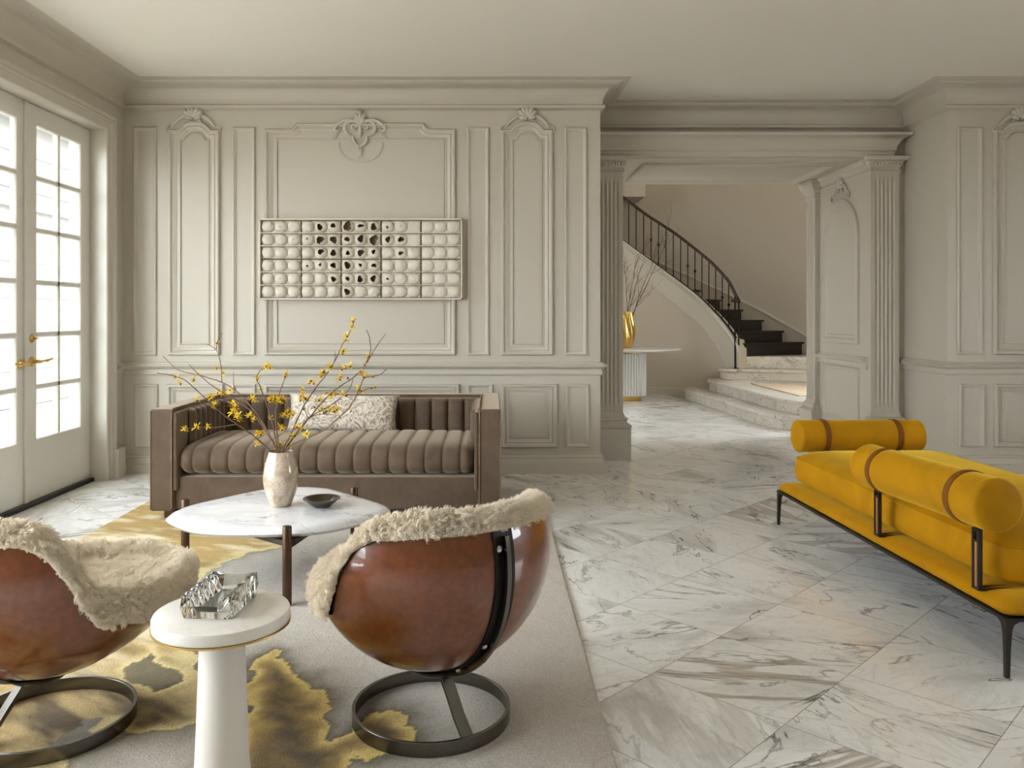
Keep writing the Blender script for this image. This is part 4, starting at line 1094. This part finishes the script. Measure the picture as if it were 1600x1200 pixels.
mb = MB()
# chunky cut-crystal tray: thick facetted long walls, open trough, pyramid ends
def crystal():
    bm = bmesh.new()
    nseg = 12
    rings = []
    for i in range(nseg+1):
        y = -d2 + 2*d2*i/nseg; z = hh*(1 - (.03 if i % 2 else 0))
        e = .010 if i in (0, nseg) else 0
        jig = .003 if i % 2 else 0
        floor_z = .014 if 0 < i < nseg else (.030 if i == 0 else .050)
        sec = [(-w2+e+jig*.6, 0), (-w2-.000+jig, z*.45), (-w2+.004, z), (-w2+.022-jig, z*(.96)), (-w2+.034+jig, floor_z), (w2-.034-jig, floor_z), (w2-.022+jig, z*.96), (w2-.004, z), (w2-jig, z*.45), (w2-e-jig*.6, 0)]
        rings.append([(x, y, zz) for x, zz in sec])
    m = MB(); m.rings(rings, True, True, True); return m
o = crystal().build('crystal_tray', M_crystal, None, loc=(ax_, ay_, SZ_+.0006)); o.rotation_euler = (0,0,R(-4))
tag(o, 'cut crystal ashtray on the round white side table', 'ashtray')

# ------------------------------------------------------------------ shell chairs
def shell_chair(label, loc, facing):
    t = thing('shell_chair', label, 'chair', (loc[0], loc[1], RZ), R(facing), 'amber shell lounge chairs')
    zc, c = .557, .382          # above the rug
    def zr(phi):                # rim height by azimuth from the front
        a = abs(math.degrees(phi)); a = min(a, 360-a)
        return interp(a, [0,40,70,92,99,106,113,122,145,180], [.355,.365,.375,.405,.47,.56,.625,.655,.668,.672])
    def ab(phi):
        a = abs(math.degrees(phi)); a = min(a, 360-a)
        f = interp(a, [0,95,180], [1,0,0]); f = f*f*(3-2*f); return .378 + .115*f
    def sp(phi, th, dr=0.0):
        r_ = ab(phi)+dr; return Vector((r_*math.sin(th)*math.cos(phi), (.385+dr)*math.sin(th)*math.sin(phi), zc-(c+dr)*math.cos(th)))
    def thr(phi): return math.acos(max(-1, min(1, (zc-zr(phi))/c)))
    NP, NT = 144, 26
    slit = R(4.2)               # the shell is split along the spine
    phis = [-PI+slit + (2*PI-2*slit)*k/NP for k in range(NP+1)]
    mb = MB(); rows = []
    for ph in phis:
        tr = thr(ph); row = [sp(ph, tr*j/NT + .02*(1-j/NT)) for j in range(NT+1)]
        row += [sp(ph, tr*j/NT + .02*(1-j/NT), -.008) for j in range(NT, -1, -1)]
        rows.append(row)
    mb.rings(rows, closed=True, cap0=True, cap1=True)
    mb.build('shell', M_shell, t, smooth=50)
    # fleece lining
    def fpt(ph, j, n_out=5, n_roll=10, n_in=26):
        tr = thr(ph); a = abs(math.degrees(ph)); a = min(a, 360-a)
        back = interp(a, [85,110,180], [0,1,1]); roll = .030 + .012*back
        rim = sp(ph, tr, .004); inn = sp(ph, tr, -.075)
        e_out = Vector((math.cos(ph), math.sin(ph), 0)); cen = (rim+inn)/2; half = (rim-inn).length/2
        if j <= n_roll:
            q = PI*j/n_roll; up = Vector((0,0,1)) - e_out*.0
            side = (rim-inn).normalized()
            nrm = up - side*up.dot(side); nrm.normalize()
            p = cen + side*(half+.004)*math.cos(q) + nrm*(half*(1.15+.35*back) if back > .99 else half*(2.2*(1-back)+1.5*back))*math.sin(q)
            return p
        q = (j-n_roll)/n_in
        th = tr*(1-q); p = sp(ph, th, -.075)
        seat = .375 + .045*max(0, math.cos(ph))*(1-q) + .012*(1-q)
        k = .05; h = max(0, k-abs(p.z-seat))/k; z = max(p.z, seat) + h*h*k/4
        # pull the seat forward: cushion bulge
        if z > p.z + .001 and q > .0: pass
        p.z = z; return p
    NPH = 160; NJ = 10+26; vs = []; 
    for k in range(NPH):
        ph = -PI + 2*PI*k/NPH
        for j in range(NJ+1):
            vs.append(fpt(ph, j))
    m = MB(); m.v = [tuple(v) for v in vs]
    for k in range(NPH):
        a, b_ = k*(NJ+1), ((k+1) % NPH)*(NJ+1)
        for j in range(NJ): m.f.append((a+j, b_+j, b_+j+1, a+j+1))
    # underside strip closes the roll onto the shell
    o = m.build('sheepskin_lining', M_fleece, t, smooth=180)
    bm = bmesh.new(); bm.from_mesh(o.data); bmesh.ops.remove_doubles(bm, verts=bm.verts, dist=.004); bmesh.ops.recalc_face_normals(bm, faces=bm.faces)
    # make sure normals look up/inward
    f0 = max(bm.faces, key=lambda f: f.calc_center_median().z)
    if f0.normal.z < 0: bmesh.ops.reverse_faces(bm, faces=bm.faces)
    bmesh.ops.subdivide_edges(bm, edges=bm.edges, cuts=1, use_grid_fill=True)
    bm.normal_update()
    for v in bm.verts:
        p = v.co; s = Vector((loc[0]*3, loc[1]*3, 0))
        d = .008*mnoise.noise(p*7+s) + .008*mnoise.noise(p*24+s) + .010*abs(mnoise.noise(p*50+s))
        crease = abs(mnoise.noise(p*4.5+s*1.7)); d -= .018*max(0, 1-crease/.05)**2 * .8
        v.co = p + v.normal*d
    bm.to_mesh(o.data); bm.free()
    for p in o.data.polygons: p.use_smooth = True
    o.data.materials.append(M_furl)
    pm = o.modifiers.new('wool', 'PARTICLE_SYSTEM'); ps = pm.particle_system.settings
    ps.type = 'HAIR'; ps.count = 14000; ps.hair_length = .016; ps.hair_step = 3; ps.render_step = 3; ps.display_step = 2
    ps.material = 2; ps.root_radius = .55; ps.tip_radius = .25; ps.radius_scale = .0022; ps.use_advanced_hair = True
    ps.brownian_factor = .004; ps.child_type = 'INTERPOLATED'; ps.rendered_child_count = 14; ps.child_percent = 1
    ps.clump_factor = .45; ps.roughness_1 = .004; ps.roughness_1_size = .02; ps.roughness_endpoint = .004; ps.roughness_2 = .01; ps.kink = 'CURL'; ps.kink_amplitude = .003; ps.kink_frequency = 2.5; ps.use_parent_particles = False
    # spine band with its rail and bolts
    mb = MB(); rows = []
    def spine(th, half, r0, r1):
        out_ = []
        for dr, sgn in ((r0,-1),(r0,1),(r1,1),(r1,-1)):
            p = sp(PI, th, dr); out_.append((p.x, sgn*half, p.z))
        return out_
    tt = thr(PI); T = [tt*(1-k/40)+.06*(k/40) for k in range(41)]
    mb.rings([spine(th, .034*(1 if th > .5 else 1+.6*(.5-th)), -.010, .004) for th in T], True, True, True)
    band = mb.build('spine_band', M_black, t, smooth=40)
    mb = MB(); mb.rings([spine(th, .007, .004, .024) for th in T[1:]], True, True, True); mb.build('spine_rail', M_steel, band, smooth=40, bevel=.002)
    for th in (tt*.93, tt*.50, tt*.26):
        for s in (1,):
            p = sp(PI, th, .004); n_ = Vector((-math.sin(th), 0, -math.cos(th)))
            M = Matrix.Translation((p.x, s*.021, p.z)) @ n_.to_track_quat('Z', 'Y').to_matrix().to_4x4()
            MB().lathe([(.010,0),(.010,.005),(.006,.009),(0,.010)], 14, M).build('bolt', M_chrome, band, smooth=40)
    # hub, strut, ring
    mb = MB(); mb.lathe([(.012,.155),(.075,.163),(.10,.182),(.105,.190)], 32, Matrix.Translation((-.03,0,0))); mb.build('hub_plate', M_black, t, smooth=50)
    mb = MB(); rows = []
    P_ = [Vector((-.065,0,.172)), Vector((-.085,0,.150)), Vector((-.115,0,.11)), Vector((-.150,0,.06)), Vector((-.185,0,.022)), Vector((-.20,0,.006)), Vector((-.243,0,.004))]
    cv = []
    for k in range(len(P_)-1):
        for q in range(4): cv.append(P_[k].lerp(P_[k+1], q/4))
    cv.append(P_[-1])
    for k, p in enumerate(cv):
        tg = (cv[min(k+1, len(cv)-1)]-cv[max(k-1,0)]).normalized(); nn = Vector((-tg.z, 0, tg.x)).normalized()*.0065; w_ = .020
        rows.append([p-nn+Vector((0,-w_,0)), p-nn+Vector((0,w_,0)), p+nn+Vector((0,w_,0)), p+nn+Vector((0,-w_,0))])
    mb.rings(rows, True, True, True); mb.build('strut', M_steel, t, smooth=50, bevel=.002)
    MB().lathe([(.242,0),(.251,0),(.252,.001),(.252,.042),(.251,.043),(.242,.043),(.241,.042),(.241,.001),(.242,0)], 128, None, False, False).build('ring_base', M_steel, t, smooth=40)
    return t
shell_chair('amber shell chair with cream sheepskin right of the side table, showing its back spine', (-.193, 2.618), 127.7)
shell_chair('amber shell chair with cream sheepskin left of the side table, seat toward it', (-1.385, 2.56), 49)

# ------------------------------------------------------------------ daybed
db = thing('daybed', 'mustard yellow velvet daybed on slim dark steel legs', 'daybed', (1.80, 3.98, 0), R(1.9))
# local frame: x across (0 = left long side), y along, origin mid-length of the left side
LEN = 1.07
DW = 1.10
mb = MB(); mb.box((0, -LEN, .200), (DW, LEN, .214)); mb.build('steel_frame', M_bframe, db, bevel=.002)
def soft(name, x0, y0, z0, x1, y1, z1, rad, crown, mat_, parent, corner=.10, seam=True):
    """boxed cushion with rounded plan corners, crowned top and seam lips"""
    plan = []
    for cx_, cy_, a0 in ((x1-corner, y1-corner, 0), (x0+corner, y1-corner, 90), (x0+corner, y0+corner, 180), (x1-corner, y0+corner, 270)):
        for k in range(9):
            a = R(a0+90*k/8); plan.append(Vector((cx_+corner*math.cos(a), cy_+corner*math.sin(a))))
    # densify straight runs
    pl = []
    for i in range(len(plan)):
        a, b_ = plan[i], plan[(i+1) % len(plan)]; L_ = (b_-a).length; m_ = max(1, int(L_/.08))
        for q in range(m_): pl.append(a.lerp(b_, q/m_))
    c_ = Vector(((x0+x1)/2, (y0+y1)/2)); mb = MB(); rings = []
    prof = [(.5,z0,0),(.03,z0,0),(.008,z0+.006,0),(0,z0+.02,0),(-.006,(z0+z1)/2,0),(0,z1-.016,0),(.004,z1-.004,0)]
    if seam: prof += [(.001,z1+.001,0),(.004,z1+.005,0),(.008,z1+.002,0)]
    prof += [(.03,z1+.012,.25),(.07,z1+.018,.5),(.14,z1+.02,.8),(.26,z1+.02,1)]
    hx = (x1-x0)/2; hy_ = (y1-y0)/2
    for d, z, k in prof:
        ring = []
        for p in pl:
            q = p-c_; fx = max(.02, 1-d/hx); fy = max(.02, 1-d/hy_)
            if d > .3: fx = fy = .45
            ring.append((c_.x+q.x*fx, c_.y+q.y*fy, z+crown*k))
        rings.append(ring)
    rings.append([(c_.x+(p-c_).x*.15, c_.y+(p-c_).y*.6, z1+.02+crown) for p in pl])
    mb.rings(rings, True, True, True); o = mb.build(name, mat_, parent, smooth=45); return o
soft('base_pad', .004, -LEN+.004, .214, DW-.004, LEN-.004, .252, .02, .0, M_yel, db, .035, False)
soft('mattress', .085, -LEN+.13, .285, DW-.06, LEN-.005, .422, .05, .045, M_yel, db, .10)
for y, s in ((-LEN, 1), (LEN, -1)):
    for x, sx in ((0, 1), (DW, -1)):
        mb = MB(); w0, w1 = .030, .016
        def lg(wt, z, ox=0): return [(x+sx*0, y+s*0, z), (x+sx*wt, y, z), (x+sx*wt, y+s*wt, z), (x, y+s*wt, z)]
        mb.rings([lg(.016, .0), lg(.019, .10), lg(.024, .17), lg(.032, .19), lg(.055, .203)], True, True, True)
        mb.build('leg', M_bframe, db, smooth=40, bevel=.002)
def bolster(label, p0, p1, r):
    p0, p1 = Vector(p0), Vector(p1); L_ = (p1-p0).length; d = (p1-p0).normalized()
    t = thing('bolster', label, 'cushion', (0,0,0), 0, 'yellow bolsters on the daybed')
    M = Matrix.Translation(p0) @ d.to_track_quat('Z', 'Y').to_matrix().to_4x4()
    prof = [(0,-.008),(r*.5,-.006),(r*.85,-.001),(r*.96,.004),(r*.985,.010),(r*1.0,.012),(r*1.012,.016),(r,.022),(r*1.0,.05)]
    prof += [(r*(1.0+.006*math.sin(k)), .05+(L_-.1)*k/12) for k in range(1, 12)]
    prof += [(r,L_-.022),(r*1.012,L_-.016),(r,L_-.012),(r*.985,L_-.01),(r*.96,L_-.004),(r*.85,L_+.001),(r*.5,L_+.006),(0,L_+.008)]
    mb = MB(); mb.lathe(prof, 64, M, False, False); mb.build('cover', M_yel, t, smooth=60)
    for q in (.165, L_-.165):
        mb = MB(); mb.lathe([(r*.97,q-.017),(r*1.03,q-.017),(r*1.045,q-.012),(r*1.045,q+.012),(r*1.03,q+.017),(r*.97,q+.017)], 64, M, False, False)
        mb.build('leather_strap', M_leather, t, smooth=40)
    return t
Mdb = Matrix.Translation((1.80, 3.98, 0)) @ Matrix.Rotation(R(1.9), 4, 'Z')
def D(x, y, z): return Mdb @ Vector((x, y, z))
bolster('far yellow bolster with two straps, lying across the end of the daybed', D(.150, LEN+.07, .535), D(.935, LEN+.07, .535), .10)
bolster('near yellow bolster with its dark round end, along the side of the daybed', D(.045, -.965, .590), D(.015, -.055, .575), .101)
def bracket(y):
    mb = MB(); x = .0; w_ = .042; th_ = .010; za_, zb_ = .262, .492
    for a, b_ in (((x-.006, y-w_/2, za_), (x+.012, y-w_/2+th_, zb_)), ((x-.006, y+w_/2-th_, za_), (x+.012, y+w_/2, zb_)), ((x-.006, y-w_/2, zb_-th_), (x+.012, y+w_/2, zb_)), ((x-.006, y-w_/2, za_), (x+.012, y+w_/2, za_+th_)), ((x-.006, y-w_/2, zb_-.05), (x+.012, y+w_/2, zb_-.04))):
        mb.box(a, b_)
    mb.box((x, y-w_/2, .2605), (x+.16, y-w_/2+.012, .2715)).box((x, y+w_/2-.012, .2605), (x+.16, y+w_/2, .2715)).box((x+.15, y-w_/2, .2605), (x+.162, y+w_/2, .2715))
    o = mb.build('bolster_bracket', M_bframe, db, bevel=.0015)
    MB().box((x, y-w_/2+th_, za_+th_), (x+.006, y+w_/2-th_, zb_-.05)).build('inlay', M_inlay, o)
for y in (-.90, -.16): bracket(y)
for x in (.315, .770):
    mb = MB(); y = LEN - .012; w_ = .042
    mb.box((x-w_/2, y, .254), (x-w_/2+.010, y+.016, .455)).box((x+w_/2-.010, y, .254), (x+w_/2, y+.016, .455)).box((x-w_/2, y, .447), (x+w_/2, y+.05, .455)).box((x-w_/2, y, .254), (x+w_/2, y+.016, .264))
    mb.build('bolster_bracket', M_bframe, db, bevel=.0015)
